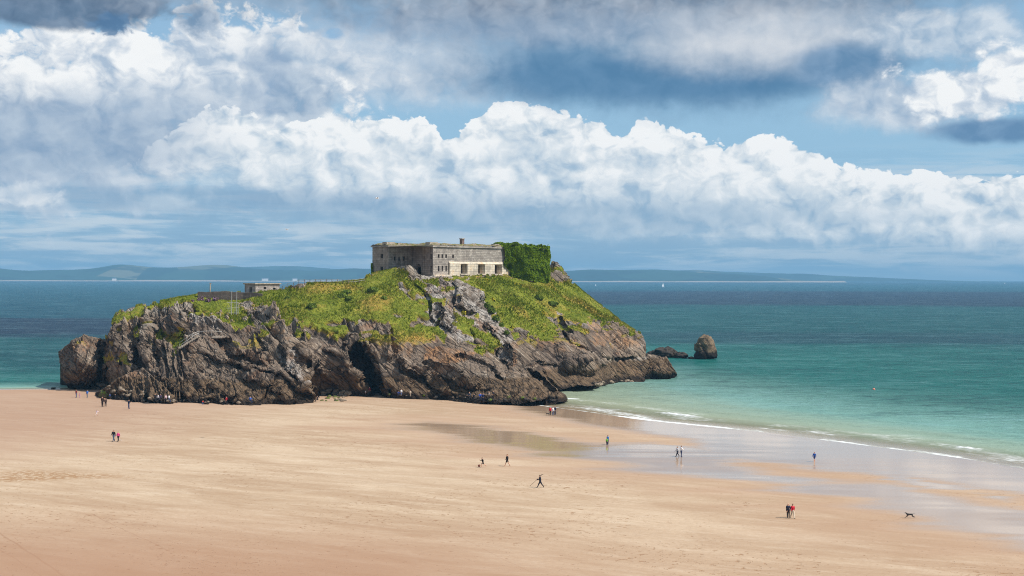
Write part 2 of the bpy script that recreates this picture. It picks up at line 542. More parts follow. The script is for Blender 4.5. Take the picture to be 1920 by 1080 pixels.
# scuffed, dug and trodden patches
tr = noise(P, 1.3, 3.0, 0.7)
pz = noise(P, 0.045, 2.0, 0.5)
scuff = (tr.ss(0.60, 0.66) * pz.ss(0.46, 0.58)).max(noise(P, 2.0, 2.0, .6).ss(0.68, 0.73))
sandc = mix(scuff * 0.75, sandc, srgb(146, 108, 74))
dug = attr('dug') * tr.ss(0.42, 0.55)
sandc = mix(dug * 0.75, sandc, srgb(150, 108, 66))
sx_ = node('ShaderNodeSeparateXYZ'); plug(sx_.inputs[0], P)
for a, b, wd, k in (((-30, 980), (150, 1100), .10, .5), ((-30, 1012), (110, 1100), .07, .35), ((165, 960), (330, 1040), .07, .3), ((330, 1040), (480, 1100), .06, .25), ((820, 985), (1010, 1080), .06, .2)):
    q0, q1 = ground_of(*a), ground_of(*b); dq = (q1 - q0)[:2]; L = math.hypot(*dq); dq /= L
    ux = E(sx_.outputs[0]) - q0[0]; uy = E(sx_.outputs[1]) - q0[1]
    al = ux * dq[0] + uy * dq[1]; ac = (ux * -dq[1] + uy * dq[0] + (noise(P, .25, 2.0, .5) - .5) * .5).abs()
    sandc = mix(ac.ss(wd * 1.6, wd * .4, 0, k) * al.ss(0, 3) * al.ss(L, L - 3), sandc, srgb(140, 106, 80))
# near and left sand darker: cloud shade and vignette put into its colour
pk = noise(P, 0.012, 2.0, 0.5)
sandc = mix((E(sx_.outputs[1]) + (pk - .5) * 60.0).ss(164.0, 112.0, 0, 0.85) * E(sx_.outputs[0]).ss(26.0, -18.0, 0.25, 1.0), sandc, srgb(160, 122, 96))
sandc = mix((E(sx_.outputs[0]) * -1.0 + E(sx_.outputs[1]) * 0.35 + (pk - .5) * 50.0).ss(118.0, 172.0, 0, 0.65), sandc, srgb(166, 132, 110))
sandc = mix(damp_shadeA * 0.62, sandc, srgb(172, 138, 112))
sandc = mix(wetA * 0.85, sandc, srgb(182, 153, 126))
rough = 0.95 - wetA.pw(.7) * 0.86
hgt = streak2 * 0.5 + grain * 0.35 - scuff * 0.6 - dug * 0.5
bdist = (1.0 - wetA.ss(0.0, 0.75)) * 0.10 + 0.0015
film = noise(scaled(P, 0.3, 1.0, 1.0), 1.3, 3.0, 0.5)
nn = bump(hgt, 0.6, bdist)
finish(bsdf(sandc, rough.max(0.06 + (film - 0.5) * 0.05), wetA * 0.36 + 0.08, nn))
SANDM = m
dugp = [ground_of(a, b)[:2] for a, b in [(-20, 885), (60, 878), (150, 880), (230, 886), (250, 893), (180, 897), (90, 900), (-20, 905)]]
dugv = sst(-3, 2, polydist(X, Y, dugp) + wn * 0.8)
track = np.zeros(X.shape)
for a, b in [((-30, 980), (150, 1100)), ((-30, 1012), (110, 1100)), ((165, 960), (330, 1040)), ((330, 1040), (430, 1090))]:
    (x0, y0), (x1, y1) = ground_of(*a)[:2], ground_of(*b)[:2]
    t = np.clip(((X - x0) * (x1 - x0) + (Y - y0) * (y1 - y0)) / ((x1 - x0) ** 2 + (y1 - y0) ** 2), 0, 1)
    track = np.maximum(track, sst(0.75, 0.25, np.hypot(X - x0 - t * (x1 - x0), Y - y0 - t * (y1 - y0))))
sand = mesh_obj('beach', np.stack([X, Y, Z], -1).reshape(-1, 3), grid_faces(*X.shape), SANDM, smooth=True, attrs=dict(wet=wet, damp=damp, dug=dugv, track=track))  # damp also holds the cloud shade on the left shore
tag(sand, 'wide pale sandy beach with wet streaks in front of the rocky island', 'beach', kind='structure')

# ------------------------------------------------------------------ sea
gx = nonuni(-150, 170, 1.0, -14000, 14000, 24); gy = nonuni(150, 480, 0.8, 60, 14000, 30)
X, Y = np.meshgrid(gx, gy)
sea = seaward(X, Y)
fp = np.stack([X.ravel(), Y.ravel(), np.zeros(X.size)], 1)
sw = fbm(fp * np.array([0.03, 0.10, 1]), 3, 21).reshape(X.shape)
sea_w = sea + sw * 2.2
# low breaking waves running along the shore
near = sst(1200, 900, Y)
wave = np.zeros(X.shape); foam = np.zeros(X.shape)
PX, PY = proj(np.stack([X, Y, 0 * X], -1))
def breaker(x0, x1, off, h, wid, wob):
    global wave, foam
    a = sst(x0 - 30, x0 + 25, PX) * sst(x1 + 30, x1 - 25, PX)
    c = off + wob * vnoise(fp * 0.035 + wob, 31).reshape(X.shape)
    u = sea - c
    wave = np.maximum(wave, a * h * np.exp(-(u / wid) ** 2))
    foam = np.maximum(foam, a * sst(-wid * 1.5, -wid * .3, u) * sst(wid * 0.8, wid * .2, u))
sea_e = sea + vnoise(fp * np.array([.06, .06, 1]), 77).reshape(X.shape) * 1.3
foam_edge = sst(-1.0, -0.2, sea_e) * sst(2.4, 0.7, sea_e) * sst(930, 985, PX)
breaker(1238, 1312, 10.5, 0.45, 1.5, 1.2)
breaker(1790, 1840, 10.0, 0.25, 1.1, 1.0)
foam = np.maximum(foam * .9, 0.9 * sst(3.2, 1.0, np.hypot((X - ground(1058, 748)[0]) * .6, Y - ground(1058, 748)[1])))
wave = np.maximum(wave, .16 * sst(960, 1100, PX) * sst(3, 9, sea) * sst(40, 26, sea) * np.maximum(0, np.sin((sea + 2.5 * vnoise(fp * .02, 81).reshape(X.shape)) * .62)))
alongs = X * 0.585 - Y * 0.811
lace = fbm(np.stack([alongs.ravel() * .10, sea.ravel() * .28, 0 * sea.ravel()], 1), 4, 44).reshape(X.shape)
swash = sst(27, 4, sea_w) * sst(-1, 1.5, sea_w) * sst(960, 1130, PX) * (.35 + .65 * sst(-0.35, 0.6, lace))
foam = np.maximum(foam, np.maximum(foam_edge * (.52 + .48 * sst(-0.5, 0.4, lace)), 0.62 * swash))
sea_z = wave + 0.05 * fbm(fp * np.array([0.12, 0.3, 1]), 3, 8).reshape(X.shape) * near * sst(2, 12, sea) - 0.35 * sst(-3, -14, sea)
depth = np.clip(sea, 0, 4000)
m = new_mat('sea_water'); P = pos()
dA, fA, shA = attr('offshore'), attr('foam'), attr('shoal')
cl = noise(scaled(P, 0.006, 0.010, 1.0), 1.0, 4.0, 0.55, 0.5)
spx = node('ShaderNodeSeparateXYZ'); plug(spx.inputs[0], P)
dE = dA * E(spx.outputs[0]).ss(15.0, 85.0, 0.36, 1.0).max(E(spx.outputs[0]).ss(-20.0, -50.0)) * ((cl - 0.5) * 0.7 + 1.0)
c1 = mix(dE.ss(0.0, 16.0), srgb(150, 150, 120), srgb(142, 160, 138))
c2 = mix(dE.ss(12.0, 34.0), c1, srgb(120, 162, 148))
c3 = mix(dE.ss(26.0, 110.0), c2, srgb(30, 122, 112))
c4 = mix((dE + (cl - 0.5) * 120.0).ss(110.0, 420.0), c3, srgb(8, 92, 94))
c5 = mix(dA.ss(700.0, 2200.0), c4, srgb(12, 82, 100))
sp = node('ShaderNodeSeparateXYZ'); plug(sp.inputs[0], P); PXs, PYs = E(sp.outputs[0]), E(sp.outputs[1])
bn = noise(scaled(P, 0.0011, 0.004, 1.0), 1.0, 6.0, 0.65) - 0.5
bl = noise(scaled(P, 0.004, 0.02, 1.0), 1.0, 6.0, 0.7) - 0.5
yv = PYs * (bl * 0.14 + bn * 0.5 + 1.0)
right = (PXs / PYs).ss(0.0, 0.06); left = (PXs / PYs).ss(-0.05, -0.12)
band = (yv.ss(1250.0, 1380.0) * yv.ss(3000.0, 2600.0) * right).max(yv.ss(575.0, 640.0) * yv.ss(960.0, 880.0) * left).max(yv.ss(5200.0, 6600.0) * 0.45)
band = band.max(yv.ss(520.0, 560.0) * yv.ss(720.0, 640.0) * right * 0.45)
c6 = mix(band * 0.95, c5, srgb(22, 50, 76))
foamn = noise(scaled(scaled(P, 1, 1, 1, rz=math.radians(54)), .35, 1.1, 1.0), 1.0, 6.0, 0.72)
fm = (fA * 1.2 + (foamn - 0.5) * 1.5).ss(0.25, 1.05) * fA.ss(0.02, 0.3)
wh = noise(scaled(P, 0.05, 0.11, 1.0), 1.0, 6.0, 0.72)
caps = wh.ss(0.715, 0.735) * dA.ss(300.0, 700.0) * dA.ss(2600.0, 1500.0)
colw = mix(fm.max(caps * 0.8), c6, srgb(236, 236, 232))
wa = noise(scaled(P, 0.16, 0.42, 1.0, rz=math.radians(8)), 1.0, 7.0, 0.70, 0.3)
wb = noise(scaled(P, 0.022, 0.050, 1.0, rz=math.radians(-5)), 1.0, 8.0, 0.80, 0.2)
nn = bump(wa * 0.8 + wb * 1.2, 1.0, dA.ss(0.0, 120.0, 0.5, 5.0))
wcol = mix((wa * 0.45 + wb * 0.55).ss(0.50, 0.59, 0.0, 0.72), colw, mix(0.32, colw, srgb(160, 205, 208)))  # ripple highlights, then dark troughs, put into the water colour
wcol = mix((wa * 0.45 + wb * 0.55).ss(0.50, 0.40, 0.0, 0.75), wcol, mix(0.72, colw, (0.0, 0.03, 0.05, 1)))
wcol = mix(dA.ss(5.0, 60.0), colw, wcol)
sh1 = bsdf(wcol, fm * 0.5 + 0.36, 0.035, nn)
tr = node('ShaderNodeBsdfTransparent')
mx = node('ShaderNodeMixShader'); plug(mx.inputs[0], (dA.ss(0.2, 14.0, 0.18, 1.0)).max(fm))
E.nt.links.new(tr.outputs[0], mx.inputs[1]); E.nt.links.new(sh1, mx.inputs[2])
finish(mx.outputs[0])
# darker bands across the sea, set by distance and side
Dn = fbm(fp * np.array([0.0012, 0.004, 1]), 4, 61).reshape(X.shape)
def D_of(y): return CAMH * F / (y - 521)
band = np.maximum(sst(D_of(575), D_of(567), Y + Dn * 40) * sst(D_of(540), D_of(547), Y + Dn * 120) * sst(-100, 250, X + Dn * 100),
                  sst(D_of(642), D_of(630), Y + Dn * 22) * sst(D_of(592), D_of(604), Y + Dn * 40) * sst(-60, -110, X))
band = np.maximum(band, 0.6 * sst(D_of(650), D_of(638), Y + Dn * 30) * sst(D_of(618), D_of(628), Y + Dn * 30) * sst(40, 90, X))
band = np.maximum(band, sst(D_of(533), D_of(530), Y + Dn * 300) * 0.6)
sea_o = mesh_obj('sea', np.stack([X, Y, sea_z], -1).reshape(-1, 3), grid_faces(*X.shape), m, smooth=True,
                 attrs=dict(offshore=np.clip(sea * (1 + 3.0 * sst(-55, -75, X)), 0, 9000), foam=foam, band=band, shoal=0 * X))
tag(sea_o, 'turquoise sea shading to deep blue bands under the horizon', 'sea', kind='structure')

# ------------------------------------------------------------------ far coast
def far_hills(name, prof, D, depth_m, col_a, col_b, label, seed):
    xs = np.linspace(prof[0][0], prof[-1][0], 420)
    pr = np.interp(xs, [p[0] for p in prof], [p[1] for p in prof])
    ker = np.ones(9) / 9; pr = np.convolve(np.pad(pr, 4, 'edge'), ker, 'valid')
    t = np.concatenate([np.linspace(0, 1, 22), np.linspace(1.1, 2, 6)])
    V = []
    for k in t:
        Dk = D + depth_m * k
        hx = (xs - 960) / F * D * (1 + 0 * k)
        H = np.maximum((521 - pr) / F * (D + depth_m) + CAMH, 0) * sst(1585, 1400, xs) if D < 10000 else np.maximum((521 - pr) / F * (D + depth_m) + CAMH, 0) * sst(1900, 1600, xs)
        prof_t = np.sin(min(k, 1) * math.pi / 2) ** 0.8 if k <= 1 else max(0, 1 - (k - 1) ** 2)
        V.append(np.stack([hx * (Dk / D), np.full_like(xs, Dk), H * prof_t - 0.5], 1))
    V = np.array(V).reshape(-1, 3)
    V[:, 2] += fbm(V * np.array([0.002, 0.002, 0]), 4, seed) * 9 * sst(0, 60, V[:, 2])
    m = new_mat(name); P = pos()
    f = voro(scaled(P, 0.0028, 0.0012, 0.0), 1.0, 0.0, out='Color')
    sepn = node('ShaderNodeSeparateColor'); E.nt.links.new(f.s, sepn.inputs[0]); r = E(sepn.outputs[0])
    c = mix(r.ss(0.2, 0.9), col_a, col_b); c = mix(r.ss(0.93, 0.95, 0, 0.8), c, srgb(120, 116, 90))
    c = mix(noise(P, 0.004, 4.0, 0.6).ss(0.5, 0.58, 0, 0.8), c, srgb(32, 48, 36))
    finish(bsdf(c, 0.95, 0.1))
    o = mesh_obj(name, V, grid_faces(len(t), len(xs)), m, smooth=True)
    return tag(o, label, 'hills', kind='structure')
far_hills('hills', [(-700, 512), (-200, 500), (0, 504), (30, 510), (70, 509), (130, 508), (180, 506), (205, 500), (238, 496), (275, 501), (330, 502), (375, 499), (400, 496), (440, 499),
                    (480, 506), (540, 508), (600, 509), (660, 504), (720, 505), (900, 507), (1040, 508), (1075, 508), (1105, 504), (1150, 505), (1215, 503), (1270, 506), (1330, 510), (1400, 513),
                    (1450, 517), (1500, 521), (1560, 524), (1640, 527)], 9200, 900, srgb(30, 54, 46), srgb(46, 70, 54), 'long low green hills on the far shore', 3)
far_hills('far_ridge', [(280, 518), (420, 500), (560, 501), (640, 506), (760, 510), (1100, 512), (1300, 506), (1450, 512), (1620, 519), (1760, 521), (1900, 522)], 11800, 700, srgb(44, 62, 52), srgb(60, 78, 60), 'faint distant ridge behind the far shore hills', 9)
bx = np.linspace(-9000, 2150, 240)
bw = fbm(np.stack([bx * 0.004, 0 * bx, 0 * bx], 1), 3, 4)
fb = np.array([np.stack([bx, 8950 + 60 * bw, np.full_like(bx, 0.1)], 1), np.stack([bx, 9120 + 0 * bx, 5.0 + 4.5 * bw + 0 * bx], 1), np.stack([bx, np.full_like(bx, 9300.0), 7.5 + 0 * bx], 1)])
o = mesh_obj('far_beach', fb.reshape(-1, 3), grid_faces(3, len(bx)), plain('far_sand', srgb(170, 155, 138), 0.95, 0.08, 0.01), smooth=True)
tag(o, 'thin pale strip of sand under the far hills', 'beach', kind='structure')
# ------------------------------------------------------------------ the island: overlapping rock bodies, each a closed lofted solid
def Dg(y, z=0.9): return (CAMH - z) * F / (y - 521)


def rbf(pts, c=18.0, reg=0.5):
    P = np.array(pts, float)
    A = np.sqrt(((P[:, None, :2] - P[None, :, :2]) ** 2).sum(-1) + c * c) + np.eye(len(P)) * reg
    m0 = P[:, 2].mean(); wts = np.linalg.solve(A, P[:, 2] - m0)
    def f(x, y):
        r = np.zeros(x.shape)
        for (a, b, _), w_ in zip(P, wts): r += w_ * np.sqrt((x - a) ** 2 + (y - b) ** 2 + c * c)
        return r + m0
    return f


GRASS = [  # grassy ground, outlined on the slopes where it grows
    [(205, 606), (222, 583), (290, 566), (372, 548), (420, 545), (455, 549), (525, 540), (600, 524), (690, 520), (700, 508), (745, 500), (768, 508), (772, 530), (752, 540), (775, 560),
     (800, 590), (815, 622), (790, 633), (750, 612), (705, 603), (680, 600), (655, 605), (652, 640), (625, 632), (590, 614), (560, 606), (530, 592), (502, 574), (470, 566), (455, 575), (470, 596),
     (490, 616), (455, 622), (420, 600), (385, 588), (352, 566), (318, 577), (290, 578), (262, 590), (238, 600), (222, 612)],
    [(852, 518), (960, 512), (1000, 520), (1032, 526), (1070, 530), (1095, 548), (1135, 580), (1170, 606), (1196, 628), (1180, 634), (1150, 612), (1110, 600), (1082, 604), (1050, 585), (1030, 588),
     (1052, 622), (1040, 642), (1010, 640), (985, 628), (965, 640), (948, 615), (925, 590), (905, 565), (898, 548), (880, 530)],
    [(318, 630), (350, 622), (352, 650), (320, 662)], [(198, 668), (240, 666), (238, 678), (200, 676)], [(255, 628), (290, 610), (318, 630), (300, 640)],
    [(1034, 492), (1052, 505), (1066, 530), (1045, 524)], [(1060, 526), (1092, 544), (1134, 574), (1170, 603), (1204, 630), (1196, 640), (1160, 622), (1120, 604), (1085, 598), (1050, 575)], [(870, 640), (930, 650), (900, 660)], [(840, 560), (862, 590), (905, 610), (940, 650), (900, 640), (860, 615)],
]
PALE = [[(752, 512), (850, 515), (900, 548), (915, 590), (900, 640), (850, 640), (815, 610), (775, 560), (750, 535)], [(900, 560), (970, 640), (965, 690), (940, 660), (905, 600)],
        [(355, 575), (405, 600), (420, 620), (380, 620), (340, 590)], [(520, 655), (560, 670), (585, 735), (545, 700)], [(1190, 630), (1212, 635), (1212, 690), (1195, 690)]]
RUST = [([(795, 650), (850, 645), (890, 665), (840, 690), (800, 685)], 1), ([(735, 640), (780, 645), (770, 680), (738, 672)], .7), ([(950, 645), (972, 640), (970, 690), (955, 680)], .9), ([(1000, 640), (1060, 630), (1105, 660), (1060, 672), (1010, 668)], .6),
        ([(420, 650), (490, 655), (500, 685), (440, 665)], .7), ([(340, 655), (375, 650), (400, 680), (360, 690)], .6), ([(495, 570), (530, 590), (540, 640), (500, 620)], .7), ([(1100, 600), (1190, 640), (1195, 660), (1110, 650)], .8),
        ([(200, 690), (260, 680), (270, 705), (210, 712)], .6), ([(130, 640), (190, 632), (190, 650), (130, 655)], .8)]
HOLES = [([(657, 655), (666, 640), (686, 646), (702, 672), (708, 700), (716, 745), (694, 748), (684, 712), (662, 680)], 16, 9),
         ([(990, 690), (1015, 700), (1040, 720), (1056, 740), (1020, 742), (1000, 715)], 7, 7), ([(592, 690), (602, 700), (640, 735), (600, 745), (585, 720)], 3, 8),
         ([(405, 640), (430, 632), (440, 650), (415, 662)], 3, 5), ([(1042, 598), (1052, 594), (1075, 625), (1060, 630)], 3.5, 5), ([(246, 655), (258, 640), (268, 690), (255, 700)], 3, 5),
         ([(185, 640), (196, 650), (192, 722), (182, 722)], 5, 5), ([(740, 690), (790, 690), (850, 712), (960, 742), (880, 735), (790, 712)], 1.6, 7), ([(395, 630), (450, 690), (470, 700), (440, 650)], 1.5, 6)]

LEDGES = [  # edges of the larger slabs: (line, metres the slab stands out above the edge, reach in pixels)
    ([(340, 581), (341, 612), (338, 638)], -2.6, 16), ([(342, 646), (410, 674), (423, 687)], 1.6, 14), ([(412, 656), (455, 664), (501, 680)], 1.7, 14), ([(410, 676), (470, 690), (527, 702), (590, 747)], 2.0, 16),
    ([(475, 622), (492, 655), (506, 687)], -1.8, 12), ([(509, 625), (537, 656), (545, 698), (592, 747)], 2.2, 16), ([(282, 693), (320, 722), (360, 750)], 1.6, 14), ([(360, 693), (376, 722), (386, 752)], 1.3, 10),
    ([(389, 721), (446, 757)], 1.2, 9), ([(222, 630), (219, 667), (226, 690)], -1.4, 9), ([(254, 640), (248, 682)], -1.6, 9), ([(280, 575), (283, 620), (270, 651), (283, 684)], -1.8, 12), ([(306, 600), (304, 660)], -1.5, 9),
    ([(553, 599), (556, 647), (566, 672)], 1.5, 12), ([(625, 694), (655, 696), (694, 722)], 1.2, 10), ([(694, 636), (695, 669), (712, 694)], -2.2, 14), ([(739, 674), (794, 702), (842, 743)], 1.8, 13),
    ([(794, 686), (850, 706), (900, 732)], 1.4, 12), ([(850, 665), (910, 690), (985, 735)], 1.3, 12), ([(736, 613), (731, 674)], -1.6, 11), ([(853, 528), (858, 572), (888, 592)], 1.6, 12), ([(856, 532), (890, 545), (906, 586)], -1.5, 10),
    ([(800, 560), (822, 600), (850, 620)], 1.3, 10), ([(770, 530), (800, 556), (812, 590)], 1.3, 9), ([(905, 600), (935, 640), (955, 690)], 1.4, 11), ([(1003, 680), (1060, 684), (1114, 682)], 0.9, 7),
    ([(1050, 613), (1072, 641), (1110, 662), (1119, 700)], 1.8, 13), ([(1120, 640), (1135, 690)], -1.2, 9), ([(1150, 632), (1165, 672)], -1.2, 9), ([(1180, 640), (1190, 670)], -1.0, 8), ([(1122, 668), (1180, 672), (1212, 668)], 1.0, 8),
    ([(880, 612), (900, 650)], 1.0, 9), ([(600, 650), (640, 668), (660, 690)], 1.1, 10), ([(440, 700), (500, 722), (545, 752)], 1.2, 10), ([(560, 660), (585, 680), (600, 700)], 1.2, 9), ([(430, 590), (455, 585), (500, 600)], 0.8, 8)]


def ledge(px, py, line, a, w):
    best = np.full(px.shape, 1e9); sg = np.zeros(px.shape); en = np.zeros(px.shape)
    L = sum(math.hypot(q[0] - p[0], q[1] - p[1]) for p, q in zip(line[:-1], line[1:])); run = 0
    for (x0, y0), (x1, y1) in zip(line[:-1], line[1:]):
        vx, vy = x1 - x0, y1 - y0; l = math.hypot(vx, vy)
        t = np.clip(((px - x0) * vx + (py - y0) * vy) / (l * l), 0, 1)
        d = np.hypot(px - x0 - t * vx, py - y0 - t * vy); k = d < best
        best = np.where(k, d, best); sg = np.where(k, np.sign(vx * (py - y0) - vy * (px - x0)), sg); en = np.where(k, (run + t * l) / L, en); run += l
    fade = sst(0, 0.15, en) * sst(1, 0.85, en)
    s = best * -sg        # positive above / to the right of the line
    return 1.4 * abs(a) * fade * np.where(s * np.sign(a) > 0, np.exp(-best / w) * sst(-1, 3, best), -0.75 * np.exp(-best / (w * 0.45)))


shells = []


def bed_angle(px):
    return np.radians(np.interp(px, [150, 230, 310, 345, 560, 640, 720, 980, 1040, 1100, 1200], [55, 74, 64, 42, 38, 46, 32, 32, 48, 60, 64]))


def rock_disp(P, px, zone=1.0, seed=0, want_bed=False, craggy=0.0):
    """outward relief of bedded, jointed limestone, metres"""
    a = bed_angle(px)
    wv = fbm(P / 15.0, 3, 70 + seed)
    b = P[:, 0] * np.sin(a) + P[:, 2] * np.cos(a) + P[:, 1] * 0.18
    l = P[:, 0] * np.cos(a) - P[:, 2] * np.sin(a) + P[:, 1] * 0.12
    Q = np.stack([l, b, P[:, 1]], 1)
    d = 1.5 * fbm(P / 14.0, 3, 1 + seed)
    # buttresses and gullies
    d += 1.2 * ridged(Q * np.array([0.035, 0.10, 0.05]) + wv[:, None] * 0.3, 2, 11 + seed) - 0.7
    zero = np.zeros(len(P), np.int64); bedc = 0
    # beds split by joints into long blocks that stand out by different amounts
    for per, ln, amp, tilt, s in ((4.6, 15.0, 2.1, 1.1, 3), (1.9, 7.0, 0.75, 0.55, 7), (0.75, 3.2, 0.26, 0.22, 9)):
        u = b / per + wv * 0.55 + (0.10 * vnoise(P * 0.9 / per, 5) + 0.05 * vnoise(P * 2.6, 6))
        k = np.floor(u).astype(np.int64); fr = (u - k).astype(np.float32)
        hk = _h(k, zero + s, zero, 5)
        v_ = l / (ln * (0.6 + 0.9 * hk)) + hk * 37 + 0.12 * vnoise(P * 1.4 / per, 15)
        m_ = np.floor(v_).astype(np.int64); fv = (v_ - m_).astype(np.float32)
        r1, r2, r3 = _h(k, m_, zero + s, 6), _h(k, m_, zero + s, 7), _h(k, m_, zero + s, 8)
        present = sst(-0.45, 0.25, vnoise(Q * np.array([0.05, 0.12, 0.08]), 25 + s))
        d += amp * present * ((0.55 * hk + 0.45 * r1 - 0.5) * 1.5 + tilt * (fr - 0.5) * (0.4 + r2) + 0.5 * tilt * (fv - 0.5) * (r3 - 0.5) * 2)
        d -= amp * 0.35 * present * (sst(0.07, 0.0, fr) * r2 + 0.7 * sst(0.03, 0.0, fv))
        bedc = bedc + (hk * 0.5 + r1 * 0.5) / 3
    # weathered lumps where the bedding is lost
    lost = np.maximum(sst(-0.1, 0.5, vnoise(P * 0.06, 55)), craggy)
    d1, d2, idr, off = cells(Q * np.array([0.20, 0.42, 0.25]) + wv[:, None] * 0.4, 21)
    d += 0.9 * lost * ((idr - 0.5) + off[:, 0] * (idr - 0.5) * 1.4 - 0.5 * sst(0.10, 0.0, d2 - d1))
    d1, d2, idr, off = cells(Q * np.array([0.5, 1.0, 0.6]) + wv[:, None] * 0.6, 23)
    d += (0.22 + 0.3 * lost) * ((idr - 0.5) + off[:, 1] * (idr - 0.5) * 1.2 - 0.4 * sst(0.10, 0.0, d2 - d1))
    d += 0.22 * fbm(P * 0.9, 4, 51)
    return (d * zone, bedc) if want_bed else d * zone


def shell(top, bot, ctrl, thick=14.0, back_drop=None, edge=0.0, seed=0, amp=1.0, base_z=0.9, dens=1.0, keep_top=0.35, nobase=()):
    top = np.array(top, float); bot = np.array(bot, float)
    xs = np.arange(max(top[0, 0], bot[0, 0]), min(top[-1, 0], bot[-1, 0]) + 0.01, 1.0 / dens)
    yt = np.interp(xs, top[:, 0], top[:, 1]); yb = np.interp(xs, bot[:, 0], bot[:, 1]) + 5
    yt = np.minimum(yt, yb - 2)
    nr = int(max(40, np.percentile(yb - yt, 85) * dens * 1.05))
    t = np.linspace(0, 1, nr)[:, None]
    PX = np.broadcast_to(xs[None], (nr, len(xs))).copy(); PY = yb[None] * (1 - t) + yt[None] * t
    cp = [(x, y + 5, Dg(y, base_z)) for x, y in bot if (x, y) not in nobase] + list(ctrl)
    Dm = rbf(cp)(PX, PY)
    if edge:
        e = np.minimum(PX - xs[0], xs[-1] - PX) / edge
        Dm = Dm + 9.0 * (1 - np.sqrt(1 - (1 - np.clip(e, 0, 1)) ** 2))
    for poly, dep, ft in HOLES:
        Dm = Dm + dep * sst(-ft * 0.35, ft, polydist(PX, PY, poly) + 2.0 * vnoise(np.stack([PX.ravel() / 9, PY.ravel() / 9, 0 * PX.ravel()], 1), 3).reshape(PX.shape))
    jx = 4.5 * vnoise(np.stack([PX.ravel() / 16, PY.ravel() / 16, 0 * PX.ravel()], 1), 8).reshape(PX.shape); jy = 4.5 * vnoise(np.stack([PX.ravel() / 16, PY.ravel() / 16, 3 + 0 * PX.ravel()], 1), 9).reshape(PX.shape)
    for ln, a, w_ in LEDGES: Dm = Dm - ledge(PX + jx, PY + jy, ln, a, w_)
    dirs = np.stack([(PX - 960) / F, (540 - PY) / F, -np.ones_like(PX)], -1) @ RN.T
    dirs = dirs / dirs[..., 1:2]
    P = dirs * Dm[..., None] + np.array([0, 0, CAMH])
    gi = np.gradient(P, axis=1); gj = np.gradient(P, axis=0)
    N = np.cross(gi, gj); N /= np.linalg.norm(N, axis=-1, keepdims=True) + 1e-9
    f = lambda A: A.reshape(-1, A.shape[-1])
    px, py, Pf, Nf = PX.ravel(), PY.ravel(), f(P), f(N)
    jit = 7 * fbm(Pf * 0.30, 3, 77) + 5 * fbm(Pf * 1.1, 2, 78)
    g = np.zeros(len(px))
    for poly in GRASS: g = np.maximum(g, sst(-4, 5, polydist(px, py, poly) + jit))
    pale = np.zeros(len(px)); rust = np.zeros(len(px))
    for poly in PALE: pale = np.maximum(pale, sst(-10, 8, polydist(px, py, poly) + jit))
    for poly, k in RUST: rust = np.maximum(rust, k * sst(-9, 6, polydist(px, py, poly) + jit * 1.3))
    g = np.maximum(g, 0.95 * sst(0.05, 0.30, fbm(Pf * np.array([0.17, 0.17, 0.30]), 3, 131)) * sst(-4, 8, polydist(px, py, [(745, 520), (850, 520), (905, 560), (945, 640), (930, 660), (830, 645), (800, 610), (765, 560)])))
    g = np.maximum(g, 0.9 * sst(0.30, 0.45, fbm(Pf * np.array([0.2, 0.2, 0.3]), 3, 133)) * sst(690, 600, py) * sst(1205, 1150, px))
    disp, bedc = rock_disp(Pf, px, 1.0, seed, True, pale); disp = disp * amp
    tt = np.broadcast_to(t, PX.shape).ravel()
    soft = 0.35 * fbm(Pf * 0.25, 3, 90) + 0.22 * fbm(Pf * 1.2, 3, 91)
    crag = sst(0.15, 0.6, fbm(Pf * 0.22, 3, 93))
    g = g * (1 - 0.85 * crag * sst(0.35, 0.9, pale)) * (1 - 0.9 * sst(0.34, 0.55, fbm(Pf * np.array([0.16, 0.16, 0.3]), 3, 95)) * sst(560, 600, py) * sst(1040, 1000, px))
    disp = disp * (1 - g) + soft * g
    disp = disp * np.where(tt > 0.93, keep_top + (1 - keep_top) * (1 - tt) / 0.07, 1.0)
    Pf = Pf + Nf * disp[:, None]
    V = Pf.reshape(P.shape)
    # the back of the body: over the top, then down behind to below the ground
    rows = [V]
    dn = [(0.25, 0.0), (0.6, -0.6), (1.0, -0.35 if back_drop is None else back_drop), (1.15, None)]
    topv = V[-1]
    hd = topv - np.array([0, 0, CAMH]); hd[:, 2] = 0; hd /= np.linalg.norm(hd, axis=1, keepdims=True)
    for k, dz in dn:
        r = topv + hd * thick * k
        r[:, 2] = -2.5 if dz is None else topv[:, 2] + dz * min(1.0, thick / 14.0) * 3
        rows.append(r[None])
    V = np.concatenate(rows, 0); nr2 = V.shape[0]
    pad = lambda A, v=None: np.concatenate([A.reshape(nr, -1), np.repeat(A.reshape(nr, -1)[-1:], len(dn), 0) if v is None else np.full((len(dn), len(xs)), v)], 0).ravel()
    shells.append(dict(V=V.reshape(-1, 3), F=grid_faces(nr2, len(xs)), g=pad(g), pale=pad(pale), rust=pad(rust), bedc=pad(bedc), nr=nr, nc=len(xs)))


